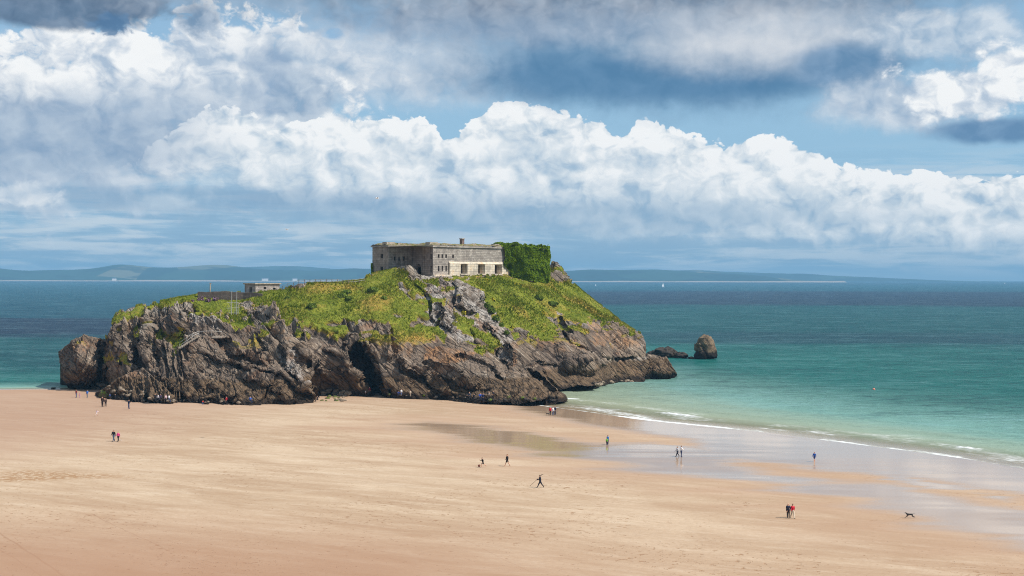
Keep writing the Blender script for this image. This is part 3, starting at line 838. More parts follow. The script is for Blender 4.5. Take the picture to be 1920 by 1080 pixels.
# main body
SKY = [(188, 650), (200, 622), (215, 597), (222, 587), (240, 578), (285, 569), (330, 560), (370, 552), (420, 549), (455, 549), (518, 545), (560, 535), (600, 531), (640, 530), (682, 526),
       (692, 516), (712, 510), (735, 505), (750, 500), (768, 498), (778, 506), (786, 514), (805, 518), (840, 519), (870, 517), (960, 514), (990, 518), (1020, 522), (1029, 503), (1036, 489), (1045, 492), (1054, 502),
       (1062, 515), (1072, 529), (1090, 545), (1130, 575), (1165, 604), (1187, 618), (1205, 630), (1211, 650), (1214, 690)]
BASE = [(188, 724), (235, 742), (290, 748), (340, 748), (400, 750), (470, 750), (560, 746), (600, 740), (640, 738), (690, 738), (720, 738), (760, 740), (830, 742), (880, 747), (960, 744), (1000, 738), (1050, 728),
        (1110, 724), (1150, 712), (1215, 709)]
ctrl = [(200, 640, 320), (220, 590, 325), (285, 571, 327), (370, 553, 333), (455, 550, 337), (518, 546, 335), (600, 532, 330), (640, 531, 331), (690, 522, 335), (750, 502, 334), (768, 499, 332),
        (800, 517, 338), (850, 519, 340), (870, 517, 347), (900, 516, 353), (960, 514, 366), (1020, 523, 371), (1040, 490, 384), (1029, 503, 382), (1055, 505, 384), (1066, 528, 384), (1130, 577, 386), (1187, 620, 378), (1208, 650, 371),
        (300, 620, 316), (350, 640, 306), (420, 640, 308), (420, 590, 322), (500, 640, 307), (500, 590, 315), (560, 650, 303), (560, 605, 311), (600, 650, 306), (640, 640, 307), (640, 585, 318),
        (700, 605, 312), (700, 560, 321), (720, 660, 306), (780, 630, 309), (780, 570, 320), (840, 640, 310), (850, 580, 322), (860, 540, 331), (900, 660, 310), (905, 600, 324), (940, 640, 321), (960, 600, 333),
        (960, 555, 346), (1000, 650, 329), (1030, 600, 345), (1040, 560, 360), (1090, 650, 337), (1100, 600, 356), (1150, 650, 356), (1150, 612, 368), (1195, 660, 362)]
shell(SKY, BASE, ctrl, thick=34, seed=0, dens=1.05)
# left headland of tilted slabs
shell([(186, 712), (205, 690), (232, 668), (262, 648), (300, 625), (322, 586), (336, 566), (350, 562), (372, 572), (400, 588), (432, 604), (470, 612), (498, 622), (520, 640), (545, 662), (562, 700), (596, 748)],
      [(186, 724), (230, 747), (290, 752), (340, 752), (400, 756), (470, 757), (560, 754), (596, 751)],
      [(336, 568, 319), (350, 564, 319), (400, 590, 313), (470, 614, 307), (520, 642, 300), (300, 628, 312), (262, 650, 312), (232, 670, 311), (350, 620, 309), (360, 660, 303), (420, 650, 301), (400, 700, 294), (480, 700, 291),
       (540, 700, 291), (300, 690, 302), (270, 700, 303)], thick=10, edge=9, seed=3, dens=1.1, back_drop=-1.5)
# rounded rock at the left end
shell([(112, 668), (118, 652), (134, 638), (154, 628), (176, 629), (196, 637), (208, 655)], [(112, 671), (121, 705), (137, 727), (160, 727), (208, 725)],
      [(120, 662, 327), (140, 640, 326), (175, 632, 328), (150, 670, 320), (180, 670, 321), (150, 700, 321), (190, 700, 321), (113, 671, 328), (121, 705, 324)], thick=9, edge=14, nobase=((112, 671), (121, 705)), seed=7, base_z=0.3, dens=1.3, back_drop=-1.0, amp=0.8)
# bouldery foot of the headland
shell([(186, 735), (215, 712), (240, 700), (268, 690), (285, 705), (310, 728), (330, 748)], [(186, 744), (230, 748), (300, 753), (330, 754)],
      [(240, 705, 296), (268, 695, 297), (260, 725, 292)], thick=8, edge=10, seed=9, dens=1.1, back_drop=-1.0, amp=0.8)
# front buttress right of the cave
shell([(702, 738), (708, 690), (722, 660), (740, 640), (790, 640), (850, 652), (905, 655), (950, 645), (972, 660), (990, 685), (1012, 702), (1035, 724), (1056, 746)],
      [(702, 742), (760, 743), (830, 745), (880, 750), (940, 752), (1000, 754), (1056, 750)],
      [(722, 665, 305), (760, 645, 306), (800, 645, 308), (850, 655, 308), (905, 660, 310), (950, 650, 314), (985, 685, 309), (1030, 722, 303), (760, 700, 300), (850, 700, 299), (930, 700, 300)], thick=10, edge=9, seed=5, dens=1.1, back_drop=-1.5)
# second buttress by the water
shell([(975, 650), (1000, 637), (1045, 634), (1080, 648), (1104, 676), (1114, 700), (1122, 724)], [(975, 738), (1015, 735), (1060, 726), (1108, 726), (1122, 725)],
      [(1000, 640, 335), (1045, 637, 336), (1080, 652, 333), (1060, 690, 325), (1020, 690, 327), (1104, 690, 326)], thick=10, edge=8, seed=13, base_z=0.0, dens=1.1, back_drop=-1.5)
# low ledge at the right end
shell([(1118, 700), (1150, 690), (1180, 674), (1212, 664), (1230, 668), (1250, 669), (1260, 684), (1272, 706)], [(1118, 708), (1160, 707), (1200, 708), (1272, 708)],
      [(1180, 680, 365), (1215, 668, 367), (1250, 672, 367), (1220, 690, 361), (1255, 692, 362)], thick=9, edge=7, seed=17, base_z=0.0, dens=1.2, back_drop=-0.8, amp=0.8)

V, Fc, off = [], [], 0
for s in shells:
    V.append(s['V']); Fc.append(s['F'] + off); off += len(s['V'])
V = np.concatenate(V); Fc = np.concatenate(Fc)
ga, pa, ra, ba = (np.concatenate([s[k] for s in shells]) for k in ('g', 'pale', 'rust', 'bedc'))

m = new_mat('island_rock'); P = pos()
G, PA, RU = attr('grass'), attr('pale'), attr('rust')
sp = node('ShaderNodeSeparateXYZ'); plug(sp.inputs[0], P); Zs = E(sp.outputs[2])
n1 = noise(P, 0.22, 5.0, 0.62, 0.4); n2 = noise(P, 1.1, 6.0, 0.68, 0.3); n3 = noise(P, 0.07, 3.0, 0.5)
BR = scaled(P, 1, 1, 1, ry=math.radians(-42))
bedn = noise(scaled(BR, 0.09, 0.35, 1.5), 1.0, 6.0, 0.64, 0.3)
bedf = noise(scaled(BR, 0.20, 0.7, 3.6), 1.0, 5.0, 0.62, 0.2)
BD = attr('bed')
crk = voro(scaled(BR, 0.14, 0.4, 0.75), 0.9, 1.0, 0.5, feature='DISTANCE_TO_EDGE')
rock = mix((n1 * 0.35 + bedn * 0.35 + BD * 0.45).ss(0.34, 0.76), srgb(60, 50, 43), srgb(150, 131, 112))
rock = mix(n3.ss(0.40, 0.62, 0, 0.5), rock, srgb(104, 90, 80))
rock = mix((bedn * .5 + bedf * .5).ss(0.53, 0.64, 0, 0.65), rock, srgb(190, 174, 154))
rock = mix((Zs + (n3 - .5) * 16.0).ss(11.0, 19.0, 0, 0.55) * n1.ss(.4, .6), rock, srgb(168, 160, 148))
rock = mix(bedf.ss(0.44, 0.30, 0, 0.6), rock, srgb(50, 42, 37))
rock = mix((PA * 0.7 + (n1 - 0.5) * 1.6 + (n2 - 0.5)).ss(0.35, 0.95, 0, 0.8), rock, mix(n2.ss(0.3, 0.65), srgb(118, 110, 106), srgb(190, 182, 172)))
rock = mix((RU * 0.75 + (n1 - 0.5) * 1.2 + (n2 - 0.5) * 0.5).ss(0.35, 0.95, 0, 0.8), rock, mix(n2.ss(0.35, 0.65), srgb(132, 88, 58), srgb(182, 136, 92)))
rock = mix((noise(P, 0.16, 4.0, 0.6)).ss(0.56, 0.68, 0, 0.5), rock, srgb(150, 112, 84))
# weathered brown tide zone, black weed line at the water
tz = Zs + (n1 - 0.5) * 2.2
rock = mix(tz.ss(5.4, 4.7, 0, 0.82), rock, mix((n2 * 0.4 + bedf * 0.6).ss(0.34, 0.66), srgb(60, 48, 36), srgb(128, 104, 78)))
rock = mix((Zs + (n2 - 0.5) * 1.4).ss(1.9, 0.9, 0, 0.85), rock, srgb(40, 34, 30))
rock = mix(n2.ss(0.62, 0.80, 0, 0.5), rock, srgb(60, 52, 48))
rock = mix(crk.ss(0.045, 0.0, 0, 0.8), rock, srgb(34, 29, 27))
frk = voro(scaled(BR, 0.35, 0.9, 1.7), 0.9, 1.0, 0.5, feature='DISTANCE_TO_EDGE')
rock = mix(frk.ss(0.035, 0.0, 0, 0.5), rock, srgb(40, 34, 31))
# thin turf
g1 = noise(P, 0.30, 4.0, 0.6); g2 = noise(scaled(scaled(P, 1, 1, 1, ry=math.radians(25)), 0.8, 1.4, 2.4), 1.0, 5.0, 0.7)
gr = mix((g1 * 0.6 + g2 * 0.5).ss(0.38, 0.68), srgb(78, 90, 24), srgb(124, 128, 42))
gr = mix((g2 * 0.7 + g1 * 0.3).ss(0.52, 0.68, 0, 0.6), gr, srgb(142, 128, 66))
gr = mix(attr('dry') * (g2.ss(0.3, 0.6)), gr, srgb(168, 132, 66))
gm = (G + (n2 - 0.5) * 0.5).ss(0.35, 0.6)
colr = mix(gm, rock, gr)
hh = n2 * 0.35 + bedn * 0.7 + bedf * 0.6 + crk.ss(0.12, 0.0) * -0.5 + n1 * 0.4
nb = bump(hh, 0.85, mix(gm, (0.55,) * 3 + (1,), (0.25,) * 3 + (1,)))
finish(bsdf(colr, 0.92, 0.15, nb))
dry = np.clip(0.8 * sst(0.98, 0.35, ga) + 0.7 * sst(0.15, 0.7, fbm(V * 0.10, 4, 121)), 0, 1)
isl = mesh_obj('rocky_island', V, Fc, m, smooth=False, attrs=dict(grass=ga, pale=pa, rust=ra, dry=dry, bed=ba))
tag(isl, 'craggy tidal island of tilted grey brown limestone topped with turf', 'island', kind='structure')
ISLM = m
# ------------------------------------------------------------------ picking points on the island
from mathutils.bvhtree import BVHTree
bvh = BVHTree.FromPolygons([tuple(v) for v in V[:, :]], [tuple(int(i) for i in f) for f in Fc])


def pick(px, py):
    d = Vector(ray(px, py)).normalized()
    h = bvh.ray_cast(Vector((0, 0, CAMH)), d)
    if h[0] is None: return None
    return np.array(h[0]), np.array(h[1])


def drop(x, y, z0=60.0):
    h = bvh.ray_cast(Vector((x, y, z0)), Vector((0, 0, -1)))
    g = float(sand_z(seaward(np.array([x]), np.array([y])))[0])
    return max(h[0].z, g) if h[0] is not None else g


# ------------------------------------------------------------------ mesh builder
class MB:
    def __init__(s): s.v, s.f, s.mi = [], [], []

    def add(s, v, f, mi=0):
        o = len(s.v); s.v += [tuple(map(float, p)) for p in v]; s.f += [tuple(o + i for i in q) for q in f]; s.mi += [mi] * len(f); return s

    def box(s, x0, x1, y0, y1, z0, z1, mi=0):
        v = [(x, y, z) for z in (z0, z1) for y in (y0, y1) for x in (x0, x1)]
        return s.add(v, [(0, 2, 3, 1), (4, 5, 7, 6), (0, 1, 5, 4), (2, 6, 7, 3), (0, 4, 6, 2), (1, 3, 7, 5)], mi)

    def tube(s, a, b, r0, r1=None, n=8, mi=0):
        a, b = Vector([float(c) for c in a]), Vector([float(c) for c in b]); r1 = r0 if r1 is None else r1
        d = (b - a).normalized(); u = d.orthogonal().normalized(); w_ = d.cross(u)
        v = [a + (u * math.cos(2 * math.pi * k / n) + w_ * math.sin(2 * math.pi * k / n)) * r0 for k in range(n)] + \
            [b + (u * math.cos(2 * math.pi * k / n) + w_ * math.sin(2 * math.pi * k / n)) * r1 for k in range(n)]
        return s.add(v, [(k, (k + 1) % n, n + (k + 1) % n, n + k) for k in range(n)] + [tuple(range(n))[::-1], tuple(range(n, 2 * n))], mi)

    def prism(s, pts, z0, z1, mi=0):
        n = len(pts)
        return s.add([(x, y, z0) for x, y in pts] + [(x, y, z1) for x, y in pts],
                     [(k, (k + 1) % n, n + (k + 1) % n, n + k) for k in range(n)] + [tuple(range(n))[::-1], tuple(range(n, 2 * n))], mi)

    def wall(s, axis, at_, u0, u1, z0, z1, holes, depth, out, mi=0, zc=()):
        """a wall plane at x=at_ (axis 'x') or y=at_ with holes (u0,u1,z0,z1) that have reveals going in by depth; out = -1/+1 outward"""
        us = sorted({u0, u1, *[h[0] for h in holes], *[h[1] for h in holes]}); zs = sorted({z0, z1, *[h[2] for h in holes], *[h[3] for h in holes]})
        P = (lambda u, q, z: (at_ + q, u, z)) if axis == 'x' else (lambda u, q, z: (u, at_ + q, z))
        for a, b in zip(us[:-1], us[1:]):
            for c, d in zip(zs[:-1], zs[1:]):
                mu, mz = (a + b) / 2, (c + d) / 2
                if any(h[0] < mu < h[1] and h[2] < mz < h[3] for h in holes): continue
                s.add([P(a, 0, c), P(b, 0, c), P(b, 0, d), P(a, 0, d)], [(0, 1, 2, 3)], mi)
        for h in holes:
            a, b, c, d = h[:4]; q = -out * (h[4] if len(h) > 4 else depth); fl = h[5] if len(h) > 5 else 0.0
            o = [P(a, 0, c), P(b, 0, c), P(b, 0, d), P(a, 0, d)]; i = [P(a + fl, q, c), P(b - fl, q, c), P(b - fl, q, d - fl * .4), P(a + fl, q, d - fl * .4)]
            s.add(o + i, [(0, 1, 5, 4), (1, 2, 6, 5), (2, 3, 7, 6), (3, 0, 4, 7), (4, 5, 6, 7)], mi)
        return s

    def build(s, name, mat, parent=None, smooth=False):
        mats = mat if isinstance(mat, list) else [mat]
        o = mesh_obj(name, s.v, s.f, None, parent, smooth, mats=mats, midx=s.mi)
        bm = bmesh.new(); bm.from_mesh(o.data); bmesh.ops.recalc_face_normals(bm, faces=bm.faces); bm.to_mesh(o.data); bm.free()
        return o


# ------------------------------------------------------------------ stone materials
def masonry(name, a, b, joint, bw, bh, stain=None, rough_=0.35, dark=0.3):
    m = new_mat(name)
    sp = node('ShaderNodeSeparateXYZ'); plug(sp.inputs[0], objc())
    x, y, z = (E(sp.outputs[i]) for i in range(3))
    wob = noise(objc(), 1.4, 3.0, 0.5)
    v = vec(x + y + (wob - 0.5) * rough_ * 0.4, z + (wob - 0.5) * rough_ * 0.3, 0.0)
    br = node('ShaderNodeTexBrick'); plug(br.inputs['Vector'], v)
    br.inputs['Color1'].default_value = a; br.inputs['Color2'].default_value = b; br.inputs['Mortar'].default_value = joint
    br.inputs['Scale'].default_value = 1.0; br.inputs['Brick Width'].default_value = bw; br.inputs['Row Height'].default_value = bh
    br.inputs['Mortar Size'].default_value = 0.025; br.inputs['Mortar Smooth'].default_value = 0.3; br.inputs['Bias'].default_value = 0.0
    c = E(br.outputs[0])
    n = noise(objc(), 0.5, 5.0, 0.65); n2 = noise(objc(), 3.5, 5.0, 0.7)
    dr = noise(scaled(objc(), 1.6, 1.6, 0.10), 1.0, 4.0, 0.6)
    c = mix(n.ss(0.35, 0.65, 0.45, 0), c, srgb(92, 84, 80))
    c = mix(dr.ss(0.52, 0.70, 0, dark), c, srgb(60, 55, 52))
    c = mix(dr.ss(0.36, 0.26, 0, 0.4), c, srgb(214, 206, 196))
    if stain: c = mix((n * 0.6 + n2 * 0.4).ss(0.53, 0.62, 0, 0.65), c, stain)
    c = mix(n2.ss(0.6, 0.75, 0, 0.4), c, srgb(72, 66, 62))
    finish(bsdf(c, 0.92, 0.15, bump(E(br.outputs[1]) * -0.7 + n2 * rough_ * 2.5 + n * 0.4, 0.8, 0.08)))
    return m


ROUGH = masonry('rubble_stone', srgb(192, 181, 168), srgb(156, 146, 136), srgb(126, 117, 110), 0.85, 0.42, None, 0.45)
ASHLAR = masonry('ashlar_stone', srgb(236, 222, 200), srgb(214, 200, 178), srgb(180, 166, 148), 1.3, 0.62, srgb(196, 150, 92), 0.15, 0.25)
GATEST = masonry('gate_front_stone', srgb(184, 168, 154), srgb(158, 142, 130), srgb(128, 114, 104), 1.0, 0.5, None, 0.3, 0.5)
HUTST = masonry('hut_stone', srgb(200, 188, 178), srgb(162, 150, 142), srgb(150, 142, 134), 0.55, 0.34, None, 0.45)
DARKM = plain('dark_opening', srgb(34, 31, 30), 0.9, 0.3)
IRON = plain('rusty_iron', srgb(74, 60, 52), 0.8, 0.3)
CONC = plain('weathered_concrete', srgb(164, 152, 136), 0.9, 0.25, 2.0)
BRICK = plain('red_brown_brick', srgb(116, 96, 88), 0.9, 0.3, 3.0)
GALV = plain('galvanised_rail', srgb(178, 176, 170), 0.5, 0.12, 3.0)
WOODM = plain('weathered_timber', srgb(112, 92, 78), 0.9, 0.3, 4.0)

# ------------------------------------------------------------------ the fort
cx_, cy_ = (812 - 960) / F * 345, 345.0
ANG = math.radians(47)
fort = empty('stone_fort', (cx_, cy_, 26.3), ANG, 'square grey stone sea fort with gun ports and small windows on top of the island', 'fort')
TOPZ = 7.25
# lit long front: rough upper part, ashlar below with three gun ports
wins = [(x - .32, x + .32, 4.6, 5.5, .5) for x in (1.9, 3.2, 4.5, 6.9)] + [(x - .28, x + .28, 1.3, 2.6, .5) for x in (1.9, 3.2, 4.5)]
b = MB(); b.wall('y', 0, 0, 5.3, -3, TOPZ, [h for h in wins if h[1] < 5.3], .5, -1)
b.wall('y', 0, 5.3, 30, 3.75, TOPZ, [h for h in wins if h[0] > 5.3], .5, -1)
b.add([(30, 0, -3), (30, 16, -3), (30, 16, TOPZ), (30, 0, TOPZ)], [(0, 1, 2, 3)]); b.add([(0, 16, -3), (30, 16, -3), (30, 16, TOPZ), (0, 16, TOPZ)], [(0, 1, 2, 3)])
b.build('long_wall', ROUGH, fort)
ports = [(9.2, 11.6, .75, 3.15, 1.9, .45), (15.4, 17.9, .75, 3.15, 1.9, .45), (21.5, 24.2, .75, 3.15, 1.9, .45)]
b = MB(); b.wall('y', -.40, 5.3, 27.2, -3, 3.3, ports, 1.9, -1)
b.add([(5.3, -.40, 3.3), (27.2, -.40, 3.3), (26.6, 0, 3.78), (5.3, 0, 3.78)], [(0, 1, 2, 3)])
b.add([(5.3, -.40, -3), (5.3, -.40, 3.3), (5.3, 0, 3.78), (5.3, 0, -3)], [(0, 1, 2, 3)]); b.add([(27.2, -.40, -3), (27.2, -.40, 3.3), (26.6, 0, 3.78), (27.2, 0.6, -3)], [(0, 1, 2, 3)])
b.build('gun_port_wall', ASHLAR, fort)
for p in ports:
    g = MB(); x0, x1 = p[0] + .5, p[1] - .5
    for k in range(4): g.tube((x0 + (x1 - x0) * k / 3, 1.15, .78), (x0 + (x1 - x0) * k / 3, 1.15, 2.9), .06)
    for z in (1.3, 2.2): g.tube((x0, 1.12, z), (x1, 1.12, z), .06)
    g.box(x0 - .1, x1 + .1, 1.42, 1.46, .78, 2.9, 1)
    g.build('gun_port_shutter', [IRON, DARKM], fort)
    MB().box(p[0] - .25, p[1] + .25, -.62, -.403, .42, .745).build('gun_port_sill', ASHLAR, fort)
    MB().box(p[0] - .45, p[1] + .45, -.47, -.403, 3.16, 3.29).build('lintel', ASHLAR, fort)
for h in wins:
    MB().box(h[0] + .02, h[1] - .02, .42, .46, h[2] + .02, h[3] - .02).build('window', DARKM, fort)
MB().box(-.28, 5.5, -.75, -.003, -3, .45).build('plinth', ASHLAR, fort)
# gate front in the shade and its arched gateway
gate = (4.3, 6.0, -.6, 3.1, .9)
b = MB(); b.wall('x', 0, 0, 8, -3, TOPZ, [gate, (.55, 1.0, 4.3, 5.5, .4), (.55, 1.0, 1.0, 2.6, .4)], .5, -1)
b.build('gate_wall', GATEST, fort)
g = MB(); g.box(.55, .62, gate[0] + .02, gate[1] - .02, -.6, 2.3)
n = 14; arc = [(gate[0] + .85 + .85 * math.cos(math.pi * k / n), 2.25 + .85 * math.sin(math.pi * k / n)) for k in range(n + 1)]
sp_v = [(-.012, y, z) for y, z in arc] + [(-.012, gate[1], 3.12), (-.012, gate[0], 3.12)]
gd = g.build('gate_door', DARKM, fort)
s_ = MB(); s_.add([(-.012, gate[1], 2.25), *[(-.012, y, z) for y, z in arc[:n // 2 + 1]], (-.012, gate[1], 3.12)], [tuple(range(n // 2 + 3))])
s_.add([*[(-.012, y, z) for y, z in arc[n // 2:]], (-.012, gate[0], 2.25), (-.012, gate[0], 3.12), (-.012, arc[n // 2][0], 3.12)], [tuple(range(n // 2 + 4))])
s_.build('gate_arch', GATEST, fort)
for y in (.55,):
    for z0, z1 in ((4.3, 5.5), (1.0, 2.6)): MB().box(.33, .37, .56, .99, z0 + .02, z1 - .02).build('window', DARKM, fort)
# left bastion
bw_ = [(9.3, 10.6, 4.4, 5.6, .4), (9.3, 10.6, 1.1, 2.7, .4)]
bw_ = [(10.0, 10.9, 4.5, 5.5, .4), (10.0, 10.9, .9, 2.4, .4)]
fl = [(-5.6, -5.0, 3.9, 4.9, .4), (-4.2, -3.6, 3.9, 4.9, .4), (-2.6, -2.0, 3.9, 4.9, .4)]
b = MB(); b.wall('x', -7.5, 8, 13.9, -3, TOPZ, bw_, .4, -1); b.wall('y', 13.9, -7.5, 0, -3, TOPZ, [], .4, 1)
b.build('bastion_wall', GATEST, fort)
b = MB(); b.wall('y', 8, -7.5, 0, -3, TOPZ, fl, .4, -1); b.build('bastion_flank', ROUGH, fort)
for h in bw_: MB().box(-7.17, -7.13, h[0] + .02, h[1] - .02, h[2] + .02, h[3] - .02).build('window', DARKM, fort)
for h in fl: MB().box(h[0] + .02, h[1] - .02, 8.33, 8.37, h[2] + .02, h[3] - .02).build('window', DARKM, fort)
# cornice, roof
out_ = [(-.3, -.3), (30, -.3), (30, 16), (0, 16), (0, 14.2), (-7.8, 14.2), (-7.8, 7.7), (-.3, 7.7)]
MB().prism(out_, TOPZ + .003, TOPZ + .42).build('cornice', ROUGH, fort)
gxx = np.linspace(-7.6, 29.8, 120); gyy = np.linspace(0.1, 15.8, 50)
RX, RY = np.meshgrid(gxx, gyy); fp = np.stack([RX.ravel(), RY.ravel(), 0 * RX.ravel()], 1)
inside = ((RX > 0) | ((RY > 7.9) & (RY < 14)))
edge_d = np.minimum(np.where(RX > 0, np.minimum(RY, np.where(RY < 7.9, RX, 9)), np.minimum(RY - 7.9, RX + 7.6)), 3)
RZ = TOPZ + .40 + np.where(inside, .10 + (.65 * sst(.5, 2.2, edge_d)) * (.7 + .3 * fbm(fp * .3, 3, 6).reshape(RX.shape)) + .22 * np.maximum(fbm(fp * 1.1, 3, 7).reshape(RX.shape), -.3), -.3)
rm = new_mat('roof_turf')
n1 = noise(objc(), 0.9, 5.0, 0.7)
finish(bsdf(mix(n1.ss(0.4, 0.6), mix(noise(objc(), 3.0, 4.0, .6).ss(.4, .6), srgb(116, 102, 88), srgb(150, 136, 118)), mix(noise(objc(), 2.0, 4.0).ss(.4, .6), srgb(84, 92, 42), srgb(130, 116, 66))), 0.95, 0.1))
mesh_obj('roof', np.stack([RX, RY, RZ], -1).reshape(-1, 3), grid_faces(*RX.shape), rm, fort, True)
for (x, y, sx, sy, h, mt, cap) in ((14.5, 4.5, .42, .42, 1.9, BRICK, 1), (2.2, 2.8, 1.4, .8, .85, CONC, 0), (24.3, 2.2, .7, .5, .6, BRICK, 1), (-5.4, 10.2, 1.4, .8, .85, CONC, 0), (4.6, 3.4, .5, .5, .7, CONC, 0), (-2.6, 9.8, .6, .6, .7, CONC, 0)):
    c_ = MB().box(x - sx, x + sx, y - sy, y + sy, TOPZ + .3, TOPZ + .4 + h).build('chimney', mt, fort)
    if cap: MB().box(x - sx - .12, x + sx + .12, y - sy - .12, y + sy + .12, TOPZ + .402 + h, TOPZ + .6 + h).build('chimney_cap', CONC, c_)
# polygonal right bastion, its wall nearly hidden under ivy
bc = (34.0, 1.0); rad = 6.5
octo = [(bc[0] + rad * math.cos(math.radians(a)), bc[1] + rad * math.sin(math.radians(a))) for a in range(-160, 200, 40)]
MB().prism(octo, -5.5, TOPZ + .2).build('round_bastion', ASHLAR, fort)
fort_M = Matrix.Translation((cx_, cy_, 26.3)) @ Matrix.Rotation(ANG, 4, 'Z')

# ------------------------------------------------------------------ leaf clouds
def leaves(points, normals, size, seed, flat=0.35, n=1):
    """many small bent leaf faces around points"""
    r = np.random.default_rng(seed); N = len(points)
    size = np.broadcast_to(size, (N,)) * r.uniform(.6, 1.35, N)
    nv = normals + r.normal(0, flat, (N, 3)); nv[:, 2] += .25; nv /= np.linalg.norm(nv, axis=1, keepdims=True)
    u = np.cross(nv, r.normal(0, 1, (N, 3))); u /= np.linalg.norm(u, axis=1, keepdims=True) + 1e-9
    v = np.cross(nv, u); s = size[:, None]
    q = np.stack([points - u * s * .5, points - v * s * .35 + nv * s * .1, points + u * s * .6, points + v * s * .35 + nv * s * .1], 1).reshape(-1, 3)
    return q, (np.arange(N)[:, None] * 4 + np.arange(4)[None])


def leaf_mat(name, a, b, c=None, sc_=0.8):
    m = new_mat(name)
    g = node('ShaderNodeNewGeometry'); rnd = E(g.outputs['Random Per Island']); n = noise(E(g.outputs['Position']), sc_, 3.0, 0.6)
    k = mix((rnd * 0.6 + n * 0.5).ss(0.25, 0.8), a, b)
    if c: k = mix((n * .8 + rnd * .3).ss(0.62, 0.78, 0, .7), k, c)
    p = node('ShaderNodeBsdfPrincipled'); plug(p.inputs['Base Color'], k); p.inputs['Roughness'].default_value = .8; p.inputs['Specular IOR Level'].default_value = .15
    t = node('ShaderNodeBsdfTranslucent'); plug(t.inputs[0], k); mx = node('ShaderNodeMixShader'); mx.inputs[0].default_value = .25
    E.nt.links.new(p.outputs[0], mx.inputs[1]); E.nt.links.new(t.outputs[0], mx.inputs[2]); finish(mx.outputs[0]); return m


rng = np.random.default_rng(5)
LEAFIVY = leaf_mat('ivy_leaf', srgb(70, 98, 14), srgb(130, 152, 34), srgb(80, 94, 26), 0.5)
pts, nrm = [], []
M_ = 26000
th = rng.uniform(math.radians(-215), math.radians(40), M_); z = rng.uniform(-4.6, TOPZ + .5, M_) + .5 * fbm(np.stack([th * 3, 0 * th, 0 * th], 1), 3, 71)
lump = fbm(np.stack([np.cos(th) * 2.2, np.sin(th) * 2.2, z * .35], 1), 4, 33)
thn = np.abs(((np.degrees(th) - 20) % 40) - 20) / 20.0         # stays near the faces of the polygon
rr = rad * (math.cos(math.radians(20)) / np.cos(np.radians((1 - thn) * 20)) * .45 + .55) + .25 + .7 * np.maximum(lump, -.2)
low_ = -1.5 - 3.0 * sst(-120, -60, np.degrees(th)) + 1.0 * lump + 4.5 * sst(-40, -10, np.degrees(th))
k = z > low_
pts.append(np.stack([bc[0] + rr * np.cos(th), bc[1] + rr * np.sin(th), z], 1)[k]); nrm.append(np.stack([np.cos(th), np.sin(th), 0 * th + .25], 1)[k])
# top of the bastion and the bulge hanging over the long wall
q = rng.uniform(-1, 1, (9000, 2)); q = q[(q ** 2).sum(1) < 1]
pts.append(np.stack([bc[0] + q[:, 0] * 6.4, bc[1] + q[:, 1] * 6.4, TOPZ + .45 + .9 * fbm(np.stack([q[:, 0] * 4, q[:, 1] * 4, 0 * q[:, 0]], 1), 3, 4)], 1)); nrm.append(np.tile([0, 0, 1.0], (len(q), 1)))
x = rng.uniform(24.2, 30.5, 9000); z = rng.uniform(-1.5, TOPZ + 1.2, 9000)
lim = 25.0 + 1.5 * sst(4, 0, z) + .9 * fbm(np.stack([0 * z, z * .6, 0 * z], 1), 3, 8)
k = x > lim; x, z = x[k], z[k]
bul = 1.0 * (.5 + fbm(np.stack([x * .5, z * .5, 0 * x], 1), 3, 9)) * sst(24.5, 27.5, x) + .35
pts.append(np.stack([x, -bul - .3, z], 1)); nrm.append(np.tile([.1, -1, .3], (len(x), 1)))
q = rng.uniform(0, 1, (3500, 2)); hx = 25.4 + q[:, 0] * 6; hy = -1 + q[:, 1] * 6
pts.append(np.stack([hx, hy, TOPZ + .5 + .9 * sst(25, 28, hx) * sst(31.6, 29.5, hx) + .5 * fbm(np.stack([hx * .6, hy * .6, 0 * hx], 1), 3, 12)], 1)); nrm.append(np.tile([0, -.2, 1.0], (len(hx), 1)))
pp, nn_ = np.concatenate(pts), np.concatenate(nrm)
lv, lf = leaves(pp, nn_, 0.46, 3, .55)
iv = empty('ivy', (cx_, cy_, 26.3), ANG, 'thick green ivy smothering the right end of the stone fort', 'ivy')
mesh_obj('foliage', lv, lf, LEAFIVY, iv)
# a few ivy strands on the far left corner of the fort
z = rng.uniform(-1.5, 3.2, 700); yv = 13.9 + rng.normal(0, .12, 700) - .5 * rng.random(700) * sst(3, -1, z)
lv, lf = leaves(np.stack([-7.6 - rng.random(700) * .25, yv, z], 1), np.tile([-1, 0, .2], (700, 1)), .34, 9, .5)
iv2 = mesh_obj('ivy', lv, lf, LEAFIVY); iv2.location = (cx_, cy_, 26.3); iv2.rotation_euler = (0, 0, ANG)
tag(iv2, 'narrow ivy creeper climbing the far left corner of the fort', 'ivy')

